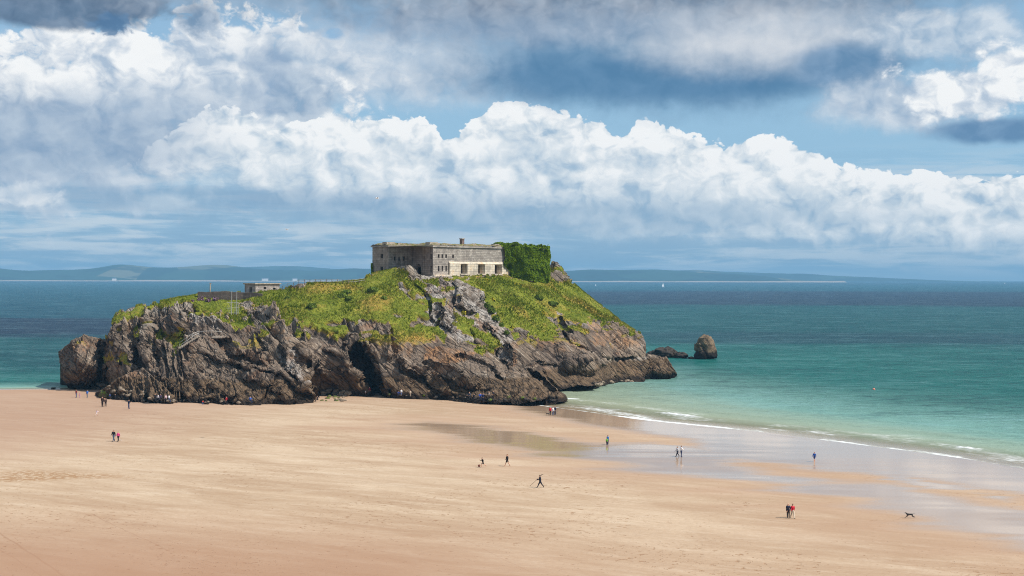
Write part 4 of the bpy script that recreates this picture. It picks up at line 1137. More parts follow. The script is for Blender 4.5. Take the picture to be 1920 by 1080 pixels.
# ------------------------------------------------------------------ hut, low wall, post
hx_, hy_ = (479 - 960) / F * 336, 336.0
hut = empty('stone_hut', (hx_, hy_, 22.1), ANG, 'small flat roofed stone hut with a doorway on the left part of the island', 'hut')
door = (1.4, 2.5, -.2, 1.55, .8)
b = MB(); b.wall('y', 0, 0, 7.2, -2, 2.25, [(2.4, 3.2, 1.1, 1.6, .3), (5.2, 6.0, .95, 1.4, .3)], .3, -1); b.wall('x', 0, 0, 4.3, -2, 2.25, [door], .8, -1)
b.add([(7.2, 0, -2), (7.2, 4.3, -2), (7.2, 4.3, 2.25), (7.2, 0, 2.25)], [(0, 1, 2, 3)]); b.add([(0, 4.3, -2), (7.2, 4.3, -2), (7.2, 4.3, 2.25), (0, 4.3, 2.25)], [(0, 1, 2, 3)])
b.build('wall', HUTST, hut)
MB().box(.72, .76, 1.42, 2.48, -.2, 1.53).build('doorway', DARKM, hut)
for a in (2.4, 5.2): MB().box(a + .02, a + .78, .24, .28, 1.0, 1.58 if a < 3 else 1.38).build('window', DARKM, hut)
r_ = MB().box(-.3, 7.5, -.3, 4.6, 2.253, 2.55).build('roof', CONC, hut)
bv = r_.modifiers.new('bevel', 'BEVEL'); bv.width = .05; bv.segments = 2


def stone_wall(name, pts, h, th_, mat, label):
    """a low ragged wall along points"""
    w_ = MB(); seg = []
    P_ = [np.array(p, float) for p in pts]; n_ = 40
    L_ = np.linspace(0, len(P_) - 1, n_)
    Q = np.array([P_[min(int(l), len(P_) - 2)] * (1 - (l - min(int(l), len(P_) - 2))) + P_[min(int(l), len(P_) - 2) + 1] * (l - min(int(l), len(P_) - 2)) for l in L_])
    top_ = h + .12 * fbm(np.stack([L_ * 6, 0 * L_, 0 * L_], 1), 3, 5)
    o = Q[0].copy(); vs = []
    for q_, t_ in zip(Q - o, top_):
        vs += [(q_[0], q_[1] - th_ / 2, q_[2] - 1.6), (q_[0], q_[1] - th_ / 2, q_[2] + t_), (q_[0], q_[1] + th_ / 2, q_[2] + t_ + .03), (q_[0], q_[1] + th_ / 2, q_[2] - 1.6)]
    fs = [(4 * i + a, 4 * i + 4 + a, 4 * i + 4 + (a + 1) % 4, 4 * i + (a + 1) % 4) for i in range(n_ - 1) for a in range(4)] + [(0, 1, 2, 3), tuple(4 * n_ - 4 + a for a in (3, 2, 1, 0))]
    w_.add(vs, fs); o_ = w_.build(name, mat); o_.location = [float(c) for c in o]
    return tag(o_, label, 'wall')


stone_wall('stone_wall', [at(371, 555, 332), at(420, 554, 332.5), at(456, 556, 333), at(492, 558, 332)], .98, .5, masonry('dark_wall_stone', srgb(120, 108, 98), srgb(92, 82, 76), srgb(70, 64, 60), .5, .3, None, .4), 'low dark stone wall running left from the hut to the cliff')
p0 = at(394, 551, 333.2)
o = MB().tube((0, 0, 0), (.05, 0, 2.5), .16, .14).box(-.2, .3, -.16, .16, 2.45, 2.6).build('concrete_post', CONC); o.location = [float(c) for c in p0]
tag(o, 'lone thin concrete post standing behind the low wall', 'post')

# ------------------------------------------------------------------ fence along the ridge
fz = [(518, 544, 337), (545, 541, 336), (572, 537, 334), (600, 533, 332), (628, 531, 331.5), (655, 529, 332), (684, 524, 334)]
fence = empty('ridge_fence', at(600, 533, 332), 0, 'post and rail fence following the grassy ridge right of the hut', 'fence')
org = at(600, 533, 332); pr = []
for x in np.linspace(519, 684, 17):
    y_ = np.interp(x, [f[0] for f in fz], [f[1] for f in fz]); D_ = np.interp(x, [f[0] for f in fz], [f[2] for f in fz])
    a_ = at(x, y_ + .5, D_ - 1.0); a_[2] = max(drop(a_[0], a_[1]) - .1, a_[2] - .6); pr.append(a_ - org)
for i, p in enumerate(pr): MB().tube(p - np.array([0, 0, .3]), p + np.array([0.02, 0, 1.12]), .075, .06, 6).build('post', WOODM, fence)
for hgt_ in (.55, 1.0):
    b = MB()
    for p, q in zip(pr[:-1], pr[1:]): b.tube(p + np.array([0, -.08, hgt_]), q + np.array([0, -.08, hgt_]), .032, n=5)
    b.build('rail', GALV, fence)

# ------------------------------------------------------------------ white landing gate, cliff stairs
h_ = pick(437, 590); gp = h_[0] if h_ else at(437, 590, 317)
gp = at(437, 588, gp[1] - .6)
gt = empty('landing_gate', gp, 0, 'white railed gate with two tall poles at the head of the cliff steps', 'gate')
S_ = gp[1] / F
def gl(px, py, d=0.0): return np.array([(px - 437) * S_, d, (588 - py) * S_])
for x in (434.0, 443.5): MB().tube(gl(x, 590), gl(x + .6, 546), .065, .055, 8).build('pole', GALV, gt)
b = MB()
for x0, x1, y0, y1 in ((425, 447, 567, 567), (425, 447, 578, 577), (430, 445, 587, 587)):
    b.tube(gl(x0, y0), gl(x1, y1), .045, n=6)
b.build('rail', GALV, gt)
b = MB()
for x in (429, 431.5, 439, 441, 445.5, 447): b.tube(gl(x, 589, .2), gl(x + .3, 567, .2), .03, n=5)
b.tube(gl(425, 572, .5), gl(430, 588, .2), .03, n=5)
b.build('bars', GALV, gt)
st_ = empty('cliff_stairs', at(360, 640, 301), 0, 'pale zigzag stairway with handrails on the left headland rock', 'stairs')
o0 = at(360, 640, 301)
def surf(px, py, lift=.5):
    r = pick(px, py); p = r[0] if r else at(px, py, 305)
    return np.array(p) - o0 + np.array([0, -lift, lift * .3])
for line in ([(338, 648), (350, 639), (362, 631), (373, 627)], [(341, 651), (353, 643), (365, 634), (374, 630)], [(373, 627), (398, 626), (417, 627)]):
    b = MB(); q = [surf(*p) for p in line]
    for a_, c_ in zip(q[:-1], q[1:]): b.tube(a_ + np.array([0, 0, .5]), c_ + np.array([0, 0, .5]), .05, n=6)
    for a_ in q: b.tube(a_ - np.array([0, 0, .6]), a_ + np.array([0, 0, .5]), .04, n=5)
    b.build('handrail', GALV, st_)
a_, c_ = surf(339, 652), surf(373, 631)
for k in range(12):
    p = a_ + (c_ - a_) * k / 11
    MB().box(p[0] - .28, p[0] + .28, p[1] - .5, p[1] + .6, p[2] - .25, p[2]).build('step', CONC, st_)
p = surf(408, 632); MB().box(p[0] - 1.0, p[0] + 1.0, p[1] - .5, p[1] + 1.6, p[2] - .35, p[2]).build('landing', CONC, st_)

# ------------------------------------------------------------------ grass tufts
tri = V[Fc]; fa = ga[Fc].mean(1)
A_ = np.linalg.norm(np.cross(tri[:, 1] - tri[:, 0], tri[:, 3] - tri[:, 0]), axis=1)
fn = np.cross(tri[:, 1] - tri[:, 0], tri[:, 3] - tri[:, 0]); fn /= np.linalg.norm(fn, axis=1, keepdims=True) + 1e-9
fn *= np.sign(fn[:, 2:3] + 1e-9)
wt = A_ * (fa > .5) * (A_ < 3.0) * (fn[:, 2] > .12); wt /= wt.sum()
r = np.random.default_rng(8); NT = 90000
ix = r.choice(len(Fc), NT, p=wt); uv = r.random((NT, 2))
base_ = tri[ix, 0] + (tri[ix, 1] - tri[ix, 0]) * uv[:, :1] + (tri[ix, 3] - tri[ix, 0]) * uv[:, 1:]
cl_ = fbm(base_ * .16, 3, 17); hgt_ = r.uniform(.18, .42, NT) * (1 + .8 * np.clip(cl_, -.5, 1.2))
up = np.tile([.35, 0.05, 1.0], (NT, 1)) + fn[ix] * .5 + r.normal(0, .28, (NT, 3)); up /= np.linalg.norm(up, axis=1, keepdims=True)
sd_ = np.cross(up, r.normal(0, 1, (NT, 3))); sd_ /= np.linalg.norm(sd_, axis=1, keepdims=True)
wd = (hgt_ * r.uniform(.25, .5, NT))[:, None]
tv = np.stack([base_ - sd_ * wd - up * .08, base_ + sd_ * wd - up * .08, base_ + up * hgt_[:, None] + sd_ * wd * .3], 1).reshape(-1, 3)
dr_ = np.repeat(np.clip(dry[Fc[ix]].mean(1) + r.normal(0, .2, NT), 0, 1), 3)
gm_ = new_mat('grass_blades'); g = node('ShaderNodeNewGeometry'); rnd = E(g.outputs['Random Per Island']); Pn = E(g.outputs['Position'])
n1 = noise(Pn, .14, 4.0, .6); n2 = noise(Pn, .7, 3.0, .6)
k = mix((rnd * .25 + n1 * .55 + n2 * .35).ss(.38, .75), srgb(82, 100, 20), srgb(140, 150, 44))
k = mix((n1 * .6 + n2 * .3 + rnd * .3).ss(.62, .80, 0, .75), k, srgb(166, 148, 78))
k = mix((attr('dry') + (rnd - .5) * .5).ss(.4, .95, 0, .75), k, mix(rnd, srgb(138, 112, 50), srgb(170, 142, 76)))
p = node('ShaderNodeBsdfPrincipled'); plug(p.inputs['Base Color'], k); p.inputs['Roughness'].default_value = .85; p.inputs['Specular IOR Level'].default_value = .1
t = node('ShaderNodeBsdfTranslucent'); plug(t.inputs[0], k); mx = node('ShaderNodeMixShader'); mx.inputs[0].default_value = .3
E.nt.links.new(p.outputs[0], mx.inputs[1]); E.nt.links.new(t.outputs[0], mx.inputs[2]); finish(mx.outputs[0])
o = mesh_obj('grass', tv, np.arange(NT * 3).reshape(-1, 3), gm_, attrs=dict(dry=dr_))
tag(o, 'windblown green and golden grass covering the slopes of the island', 'grass', kind='stuff')
# ------------------------------------------------------------------ boulders and sea rocks
def ico(sub):
    bm = bmesh.new(); bmesh.ops.create_icosphere(bm, subdivisions=sub, radius=1.0)
    v = np.array([x.co[:] for x in bm.verts]); f = np.array([[l.index for l in q.verts] for q in bm.faces]); bm.free(); return v, f


def lump(sx, sy, sz, seed, sub=4, amp=.32):
    v, f = ico(sub)
    d1, d2, idr, of = cells(v * 1.6 + seed * 3.7, seed)
    d = 1 + amp * (idr - .5) + amp * .9 * fbm(v * 1.1 + seed * 5, 3, seed) + .12 * fbm(v * 4 + seed, 3, seed + 5) - .1 * sst(.12, 0, d2 - d1)
    return v * d[:, None] * np.array([sx, sy, sz]), f


def rock_mat(name, a, b, tide=None, top=None, zs=1.0):
    m = new_mat(name); P = objc()
    n1 = noise(P, .8 / zs, 5.0, .65, .3); n2 = noise(P, 3.5 / zs, 5.0, .7)
    c = mix((n1 * .6 + n2 * .4).ss(.36, .66), a, b)
    sp = node('ShaderNodeSeparateXYZ'); plug(sp.inputs[0], P); Zs = E(sp.outputs[2])
    if tide: c = mix((Zs + (n1 - .5) * 2.4).ss(tide + .5, tide - .5), c, srgb(38, 32, 28))
    if top: c = mix((n1 + (n2 - .5)).ss(.45, .6), c, top)
    finish(bsdf(c, .9, .2, bump(n2 + n1, .9, .25))); return m


BOULD = rock_mat('boulder_stone', srgb(104, 90, 76), srgb(178, 160, 138))
WEEDY = rock_mat('weedy_boulder', srgb(84, 76, 56), srgb(120, 108, 80), top=srgb(104, 128, 34))
DKROCK = rock_mat('dark_wet_rock', srgb(46, 40, 36), srgb(84, 76, 68))
STACK = rock_mat('stack_stone', srgb(82, 68, 54), srgb(146, 124, 98), tide=2.6, zs=2.0)
protos = {}
for nm, mt in (('a', BOULD), ('b', BOULD), ('c', BOULD), ('w', WEEDY), ('d', DKROCK)):
    v, f = lump(1, .8, .62, 3 + len(protos), 3)
    o = mesh_obj('boulder', v, f, mt); protos[nm] = o.data; bpy.data.objects.remove(o)
R_ = random.Random(4)


def boulder(px, py, w_px, kind, label, group, on=False):
    g = ground_of(px, py)
    hit = pick(px, py)
    if hit is not None and hit[0][1] < g[1] + (30 if on else 0): g = hit[0]
    s_ = w_px / 2 * g[1] / F
    o = bpy.data.objects.new('boulder', protos[kind]); C.objects.link(o)
    o.location = (float(g[0]), float(g[1]), float(g[2]) + s_ * .22); o.rotation_euler = (R_.uniform(-.3, .3), R_.uniform(-.3, .3), R_.uniform(0, 6.3)); o.scale = (s_ * R_.uniform(.85, 1.2), s_ * R_.uniform(.8, 1.2), s_ * R_.uniform(.75, 1.2))
    return tag(o, label, 'boulder', group)


for k in range(26):
    t_ = R_.random(); px = 175 + 105 * t_
    boulder(px, 724 + 22 * t_ + R_.uniform(-8, 6), R_.uniform(5, 13), R_.choice('abc'), 'pale brown boulder in the rubble spilling from the left foot of the island', 'boulders at the left foot of the island', True)
boulder(196, 741, 21, 'w', 'large dark rounded boulder at the left edge of the rubble', None)
for k in range(20):
    px = R_.uniform(596, 655); boulder(px, 735 + R_.uniform(-3, 9) + (px - 600) * .05, R_.uniform(5, 15), R_.choice('abc'), 'grey boulder lying in the recess left of the cave', 'boulders in the recess left of the cave')
for k in range(15):
    px = 598 + 48 * R_.random(); boulder(px, 749 + R_.uniform(-4, 4), R_.uniform(4, 11), R_.choice('www' 'a'), 'low weed covered stone on the sand before the recess', 'weedy stones on the sand')
for k in range(24):
    px = R_.uniform(1112, 1185); boulder(px, 722 - (px - 1112) * .06 + R_.uniform(-4, 3), R_.uniform(4, 13) * (1.1 if px < 1160 else .7), R_.choice('abcd'), 'brown boulder in the heap by the water between the right buttresses', 'boulders by the water at the right')
for k in range(22):
    px = R_.uniform(890, 1048); boulder(px, 747 + R_.uniform(-2, 5), R_.uniform(4, 10), R_.choice('ddwdd'), 'dark weedy rock along the foot of the front buttress', 'dark rocks at the front buttress foot')
for k in range(12):
    px = R_.uniform(700, 880); boulder(px, 739 + (px - 700) * .045 + R_.uniform(-1, 2), R_.uniform(3, 7), R_.choice('aabw'), 'small stone at the cliff foot right of the cave', 'small stones right of the cave')
for k in range(14):
    px = R_.uniform(255, 480); boulder(px, 752 + (px - 255) * .018 + R_.uniform(-2, 2), R_.uniform(3, 8), R_.choice('abc'), 'small stone at the foot of the tilted slabs of the headland', 'small stones at the headland foot')
boulder(100, 729.5, 9, 'd', 'small black rock at the waters edge left of the island', None)


def sea_rock(px, py, w_px, h_px, mat, label, seed, name='sea_rock'):
    g = ground(px, py, 0); s_ = g[1] / F
    v, f = lump(w_px / 2 * s_, w_px / 2 * s_ * .9, h_px * s_ * .62, seed, 5, .26)
    o = mesh_obj(name, v, f, mat); o.location = (float(g[0]), float(g[1] + w_px / 2 * s_), h_px * s_ * .36); return tag(o, label, 'rock')


# the stack: a leaning block with an undercut foot
g = ground(1327, 674, 0); s_ = g[1] / F
v, f = ico(6)
prof_z = np.array([0, 5, 12, 20, 28, 36, 44, 49.0]); pl = np.array([-19, -21.5, -22, -17, -18.5, -20, -16, -4.0]); prr = np.array([20, 19.5, 18.5, 17.5, 14, 11.5, 9, 3.0])
zz = (v[:, 2] * .5 + .5) ** .9 * 49
L_, Rr = np.interp(zz, prof_z, pl), np.interp(zz, prof_z, prr)
ang = np.arctan2(v[:, 1], v[:, 0]); rad_ = np.clip(np.hypot(v[:, 0], v[:, 1]) * 1.6, 0, 1)
pv = np.stack([(L_ + Rr) / 2 + np.cos(ang) * rad_ * (Rr - L_) / 2, np.sin(ang) * rad_ * (Rr - L_) / 2 * .9, zz - 4], 1) * s_
nr_ = pv - pv.mean(0); nr_ /= np.linalg.norm(nr_, axis=1, keepdims=True)
pv = pv + nr_ * (rock_disp(pv + 400, np.full(len(pv), 1150.0), .42, 2) - .1 + .25 * fbm(pv * .9, 4, 7))[:, None]
o = mesh_obj('sea_stack', pv, f, STACK); o.location = (float(g[0]), float(g[1]) + 3, 0)
tag(o, 'tall leaning sea stack standing alone in the water right of the island', 'sea stack')
sea_rock(1250, 671, 46, 21, DKROCK, 'largest dark reef rock between the island and the stack', 21)
sea_rock(1278, 672, 26, 13, DKROCK, 'dark reef rock right of the largest one, near the stack', 23)
sea_rock(1297, 673.5, 11, 5, DKROCK, 'tiny black rock awash just left of the sea stack', 25)
sea_rock(1222, 668, 20, 9, DKROCK, 'low dark rock touching the right tip of the island', 27)

# ------------------------------------------------------------------ shrubs and flowers on the slopes
GORSE = leaf_mat('gorse_leaf', srgb(70, 92, 36), srgb(110, 124, 50), None, 2.0); YEL = leaf_mat('yellow_flower', srgb(226, 196, 30), srgb(246, 222, 70), None, 2.0)
HEATH = leaf_mat('heath_leaf', srgb(84, 78, 52), srgb(120, 104, 70), None, 2.0); PURP = leaf_mat('purple_flower', srgb(150, 104, 150), srgb(190, 150, 190), None, 2.0)
DKG = leaf_mat('dark_shrub_leaf', srgb(78, 98, 36), srgb(122, 138, 56), None, 2.0)


def bush(px, py, w_px, h_px, leafm, flowm, frac, label, group, seed, name):
    h = pick(px, py)
    if h is None: return
    p = h[0]; s_ = p[1] / F; r = np.random.default_rng(seed)
    N = int(90 + w_px * h_px * 4)
    d = r.normal(0, 1, (N, 3)); d[:, 2] = np.abs(d[:, 2]); d /= np.linalg.norm(d, axis=1, keepdims=True)
    rr = (1 + .35 * fbm(d * 2 + seed, 3, seed)) * r.uniform(.55, 1, N) ** .4
    q = d * rr[:, None] * np.array([w_px / 2 * s_, w_px / 2 * s_, h_px * s_ * .9]) + np.array([0, .2, -.15])
    e = empty(name, p, 0, label, 'shrub', group)
    lv, lf = leaves(q, d, .16 + .018 * w_px, seed, .7); mesh_obj('foliage', lv, lf, leafm, e)
    if flowm:
        k = r.random(N) < frac; lv, lf = leaves(q[k] * 1.06, d[k], .15 + .014 * w_px, seed + 1, .7); mesh_obj('flowers', lv, lf, flowm, e)


gb = [(912, 524, 8, 5), (924, 562, 9, 6), (869, 586, 10, 7), (1019, 586, 8, 5), (1086, 609, 7, 5), (1080, 645, 11, 6), (999, 526, 8, 5), (960, 613, 6, 5), (690, 517, 9, 6), (628, 540, 7, 4), (662, 534, 5, 4), (1001, 543, 6, 5), (985, 568, 5, 3), (1066, 580, 6, 4), (964, 531, 5, 4), (655, 655, 5, 4)]
for i, (a, b_, c_, d_) in enumerate(gb):
    bush(a, b_ + 2, c_, d_, GORSE, YEL, .8, 'small yellow flowering gorse bush dotted on the grassy slope', 'gorse bushes on the island slopes', 40 + i, 'gorse_bush')
for i, (a, b_, c_, d_) in enumerate([(376, 559, 12, 6), (390, 561, 11, 6), (404, 560, 12, 7), (451, 558, 13, 7), (361, 562, 7, 4), (412, 557, 8, 5)]):
    bush(a, b_ + 3, c_, d_, HEATH, PURP, .5, 'purple flowering heather bush under the low wall', 'heather bushes under the low wall', 70 + i, 'heather_bush')
for i, (a, b_, c_, d_) in enumerate([(922, 582, 14, 12), (914, 572, 12, 10), (930, 596, 13, 10), (940, 608, 11, 8), (950, 622, 10, 8)]):
    bush(a, b_ + 3, c_, d_, DKG, None, 0, 'dark green shrub in the line beside the pale crag below the gun ports', 'shrubs beside the pale crag', 90 + i, 'dark_shrub')
bush(972, 516, 18, 15, DKG, None, 0, 'dark bushy shrub at the foot of the ivy beside the gun ports', None, 99, 'dark_shrub')
bush(450, 548, 9, 7, DKG, YEL, .15, 'rounded green bush against the left corner of the hut', None, 98, 'round_bush')
for i, (a, b_) in enumerate([(540, 560), (585, 575), (640, 555), (655, 562), (650, 548), (700, 545), (720, 560), (1010, 560), (1035, 570)]):
    bush(a, b_, 13 + i % 3 * 4, 6 + i % 2 * 2, DKG, None, 0, 'low dark green scrub clump in the grass of the slope', 'scrub clumps in the grass', 110 + i, 'scrub_clump')

# ------------------------------------------------------------------ people
def pmat(rgb, rough_=.85):
    key = 'cloth_%d_%d_%d' % rgb
    return bpy.data.materials.get(key) or plain(key, srgb(*rgb), rough_, .15, 9.0)


SKIN, EYE, SHOE = (206, 158, 132), (30, 24, 22), (48, 42, 40)


def rot(v, ax, a):
    return Matrix.Rotation(a, 3, ax) @ Vector(v)


def skeleton(pose, r):
    """joints of a 1.75 m person facing +X; left is +Y"""
    J = {}; lean = 0; hip = .93
    leg = {1: (0, 0), -1: (0, 0)}; arm = {1: (.08, .15), -1: (.08, .15)}
    if pose == 'walk': leg = {1: (.42, .10), -1: (-.38, .28)}; arm = {1: (-.35, .3), -1: (.35, .45)}; hip = .90
    if pose == 'run': leg = {1: (.75, .9), -1: (-.5, .7)}; arm = {1: (-.6, 1.4), -1: (.6, 1.5)}; hip = .92; lean = .22
    if pose == 'sit': leg = {1: (1.55, 1.2), -1: (1.45, 1.1)}; arm = {1: (.6, .9), -1: (.7, .8)}; hip = .18; lean = .15
    if pose == 'bend': leg = {1: (.25, .3), -1: (-.05, .2)}; arm = {1: (1.0, .2), -1: (1.1, .3)}; hip = .86; lean = .9
    if pose == 'hold': arm = {1: (.5, 1.5), -1: (.45, 1.6)}; leg = {1: (.12, .05), -1: (-.1, .05)}
    if pose == 'carry': leg = {1: (.52, .12), -1: (-.50, .22)}; arm = {1: (.35, 1.5), -1: (.30, 1.0)}; hip = .88; lean = .06
    if pose == 'stand': leg = {1: (.07 * r, 0), -1: (-.05, .02)}; arm = {1: (.05, .2 + .5 * r), -1: (.02, .2)}
    P = Vector((0, 0, hip)); tip = lambda v: rot(v, 'Y', lean)
    J['pelvis'] = P; J['waist'] = P + tip((0, 0, .16)); J['chest'] = P + tip((0.01, 0, .36)); J['neck'] = P + tip((0, 0, .54)); J['head'] = J['neck'] + rot((.02, 0, .13), 'Y', lean * .6); J['crown'] = J['head'] + rot((.0, 0, .10), 'Y', lean * .6)
    for s in (1, -1):
        a, b = leg[s]
        J['hip', s] = P + Vector((0, .09 * s, -.04)); J['knee', s] = J['hip', s] + rot((0, .01 * s, -.44), 'Y', -a); J['ankle', s] = J['knee', s] + rot((0, 0, -.41), 'Y', -a + b); J['toe', s] = J['ankle', s] + rot((.17, .02 * s, -.04), 'Y', (-a + b) * .5)
        a, b = arm[s]
        J['shoulder', s] = J['neck'] + tip((0, .18 * s, -.05)); J['elbow', s] = J['shoulder', s] + rot((0, .05 * s, -.29), 'Y', -a + lean * .3); J['wrist', s] = J['elbow', s] + rot((0, -.01 * s, -.25), 'Y', -a - b + lean * .3)
        J['palm', s] = J['wrist', s] + (J['wrist', s] - J['elbow', s]).normalized() * .08
    return J


def body_mesh(pose, bare, r):
    J = skeleton(pose, r); v, e, rad, reg = [], [], [], []
    def add(p, rd, rg, par=None):
        v.append(tuple(p)); k_ = 1.36 if rg else 1.22; rad.append((rd[0] * k_, rd[1] * k_)); reg.append(rg)
        if par is not None: e.append((par, len(v) - 1))
        return len(v) - 1
    pe = add(J['pelvis'], (.15, .12), 2); wa = add(J['waist'], (.14, .11), 1, pe); ch = add(J['chest'], (.17, .12), 1, wa); nb = add(J['chest'].lerp(J['neck'], .75), (.11, .085), 1, ch)
    ne = add(J['neck'] + Vector((0, 0, .02)), (.058, .058), 0, nb); hd = add(J['head'], (.088, .10), 0, ne); add(J['crown'], (.072, .08), 0, hd)
    for s in (1, -1):
        a = add(J['hip', s], (.09, .095), 2, pe); k = add(J['hip', s].lerp(J['knee', s], .5), (.078, .08), 2, a); k = add(J['knee', s], (.058, .06), 2 if bare < 2 else 0, k)
        c = add(J['knee', s].lerp(J['ankle', s], .35), (.056, .06), 2 if bare < 1 else 0, k); an = add(J['ankle', s], (.042, .045), 2 if bare < 1 else 0, c); add(J['toe', s], (.038, .03), 3 if bare < 2 else 0, an)
        sh = add(J['shoulder', s], (.066, .066), 1, nb); el = add(J['elbow', s], (.045, .045), 1, sh); wr = add(J['wrist', s], (.030, .034), 1, el); pa = add(J['palm', s], (.022, .036), 0, wr)
    me = bpy.data.meshes.new('person'); me.from_pydata(v, e, []); o = bpy.data.objects.new('tmp', me); C.objects.link(o)
    md = o.modifiers.new('s', 'SKIN'); md.use_smooth_shade = True
    for i, q in enumerate(me.skin_vertices[0].data): q.radius = rad[i]; q.use_root = (i == 0)
    o.modifiers.new('d', 'SUBSURF').levels = 1
    dg = bpy.context.evaluated_depsgraph_get(); ev = o.evaluated_get(dg).to_mesh()
    V_ = np.array([x.co[:] for x in ev.vertices]); F_ = [tuple(p.vertices) for p in ev.polygons]
    o.evaluated_get(dg).to_mesh_clear(); bpy.data.objects.remove(o)
    sv = np.array(v); cen = np.array([V_[list(f)].mean(0) for f in F_]); nrst = np.argmin(((cen[:, None] - sv[None]) ** 2).sum(-1), 1)
    mi = [reg[i] for i in nrst]; b = MB(); b.v = [tuple(p) for p in V_]; b.f = F_; b.mi = mi
    # five fingers on each hand, nose, ears, eyes
    for s in (1, -1):
        d = (J['palm', s] - J['wrist', s]).normalized(); fw = Vector((1, 0, 0)); fw = (fw - d * fw.dot(d)).normalized(); sd_ = d.cross(fw)
        for k, ln in enumerate((.070, .080, .076, .060)):
            a = J['palm', s] + d * .012 + fw * (.026 - .017 * k); m_ = a + d * ln * .55 - sd_ * s * .004; t_ = m_ + d * ln * .4 - sd_ * s * .018 * (1 if s else 1)
            b.tube(a, m_, .0095, .0085, 5, 0); b.tube(m_, t_, .0085, .0065, 5, 0)
        a = J['wrist', s] + d * .045 + fw * .028; b.tube(a, a + fw * .035 + d * .03, .011, .008, 5, 0)
    h = J['head'] + Vector((0, 0, .02))
    def ball(c, x, y, z, mi):
        vv, ff = ico(1); b.add(vv * np.array([x, y, z]) + np.array(c), [tuple(q) for q in ff], mi)
    ball(h + Vector((.095, 0, -.02)), .020, .014, .024, 0)
    for s in (1, -1): ball(h + Vector((.080, .034 * s, .012)), .012, .013, .010, 4); ball(h + Vector((-.005, .088 * s, -.008)), .020, .012, .032, 0)
    ball(h + Vector((.082, 0, -.058)), .010, .024, .007, 5)
    return b, J


cache = {}


def person(px, py, h_px, pose, face, top, legs, label, hair=(60, 44, 34), bare=0, group=None, lift=None, shoe=SHOE, long=False, hatc=None, z_on=None):
    g = ground_of(px, py)
    hit = pick(px, py)
    if hit is not None and hit[0][1] < g[1] + 2: g = hit[0]
    full = {'sit': .95, 'bend': 1.25, 'run': 1.70, 'walk': 1.72, 'carry': 1.70}.get(pose, 1.75)
    sc_ = h_px * g[1] / F / full
    r = (px * 7.13 % 1.0)
    b, J = body_mesh(pose, bare, r)
    mats = [pmat(SKIN), pmat(top), pmat(legs), pmat(shoe), pmat(EYE), pmat((168, 96, 88))]
    o = b.build('person', mats, None, True)
    zmin = min(v.co.z for v in o.data.vertices)
    o.location = (float(g[0]), float(g[1]), float(g[2]) - zmin * sc_); o.scale = (sc_,) * 3; o.rotation_euler = (0, 0, math.radians(face))
    tag(o, label, 'person', group)
    # hair: a cap over the back and top of the head
    vv, ff = ico(3); hc = J['head'] + Vector((-.012, 0, .045))
    q = vv * np.array([.100, .097, .098]); keep = (vv[:, 2] > -.15 - (.75 if long else .35) * (vv[:, 0] < 0.1)) & ~((vv[:, 0] > .45) & (vv[:, 2] < .35))
    ff = [tuple(f_) for f_ in ff if all(keep[i] for i in f_)]
    if long: q[:, 2] = np.where((vv[:, 2] < 0) & (vv[:, 0] < .1), q[:, 2] * 1.9, q[:, 2])
    hb = MB().add(q + np.array(hc), ff); hb.build('hat' if hatc else 'hair', pmat(hatc or hair), o, True)
    return o, J, sc_


K = (30, 30, 36); NAVY = (36, 42, 66); JEAN = (62, 80, 112); W = (226, 224, 222)
person(143, 746, 15.7, 'stand', 200, (110, 34, 40), JEAN, 'person in a dark red jacket and jeans at far left beside a child')
person(149.6, 746, 9, 'stand', 160, (206, 130, 160), (190, 150, 170), 'small child in pink beside the person in dark red')
person(163.8, 746, 14.5, 'stand', 250, (40, 110, 190), (150, 146, 146), 'person in a bright blue top and light trousers near the left rocks')
person(192, 763, 19.7, 'stand', 80, (66, 48, 44), (52, 44, 44), 'taller of two people in dark brown coats standing before the left rubble')
person(198, 762.5, 16.4, 'stand', 110, (84, 66, 60), (60, 52, 52), 'shorter person in a brown coat close beside the taller one')
person(206, 746.7, 8, 'stand', 270, (52, 96, 170), NAVY, 'child in blue at the big boulder of the left rubble')
person(216, 749, 10.5, 'stand', 90, (54, 50, 54), K, 'person in dark clothes in front of the left rubble')
person(241.4, 767, 17.5, 'hold', 10, NAVY, (52, 62, 96), 'person in a navy jacket and jeans holding something up, alone on the sand')
person(181, 780, 12, 'run', 40, (224, 200, 204), (214, 196, 190), 'child in pale clothes running on the open sand at left', bare=1)
person(213, 827.7, 22, 'walk', 250, K, (70, 84, 108), 'man in a black jacket and jeans walking beside a woman in pink')
person(221.7, 828, 19, 'walk', 255, (214, 60, 128), K, 'woman in a pink top and black trousers walking beside the man in black', hair=(150, 96, 60), long=True)
person(284.5, 751.5, 6, 'sit', 250, (60, 84, 140), JEAN, 'person in blue sitting at the left end of the group under the headland', group=None)
person(291, 751.5, 10, 'sit', 300, K, K, 'person in black sitting in the group under the headland')
person(297, 751.5, 9, 'sit', 220, (222, 220, 222), K, 'person in a white top sitting in the group under the headland')
person(302, 750.5, 8.5, 'sit', 230, (70, 56, 84), (50, 48, 60), 'person in dark purple sitting at the right end of the group under the headland')
person(310.8, 754.4, 14.5, 'stand', 270, (216, 186, 190), K, 'person in a pale pink top and dark trousers standing by the headland')
person(317, 753.7, 14, 'walk', 330, W, JEAN, 'person in a white top and jeans walking beside the one in pale pink')
person(379.7, 759.6, 7.5, 'bend', 300, (206, 66, 48), (60, 96, 150), 'child in a red top bending over the sand below the slabs')
person(424.5, 758.5, 15, 'stand', 240, (176, 40, 52), (44, 38, 42), 'person in a red top and dark trousers standing at the cliff foot')
person(469, 755.5, 9, 'sit', 320, (50, 92, 170), NAVY, 'person in a blue top sitting against the right foot of the headland')
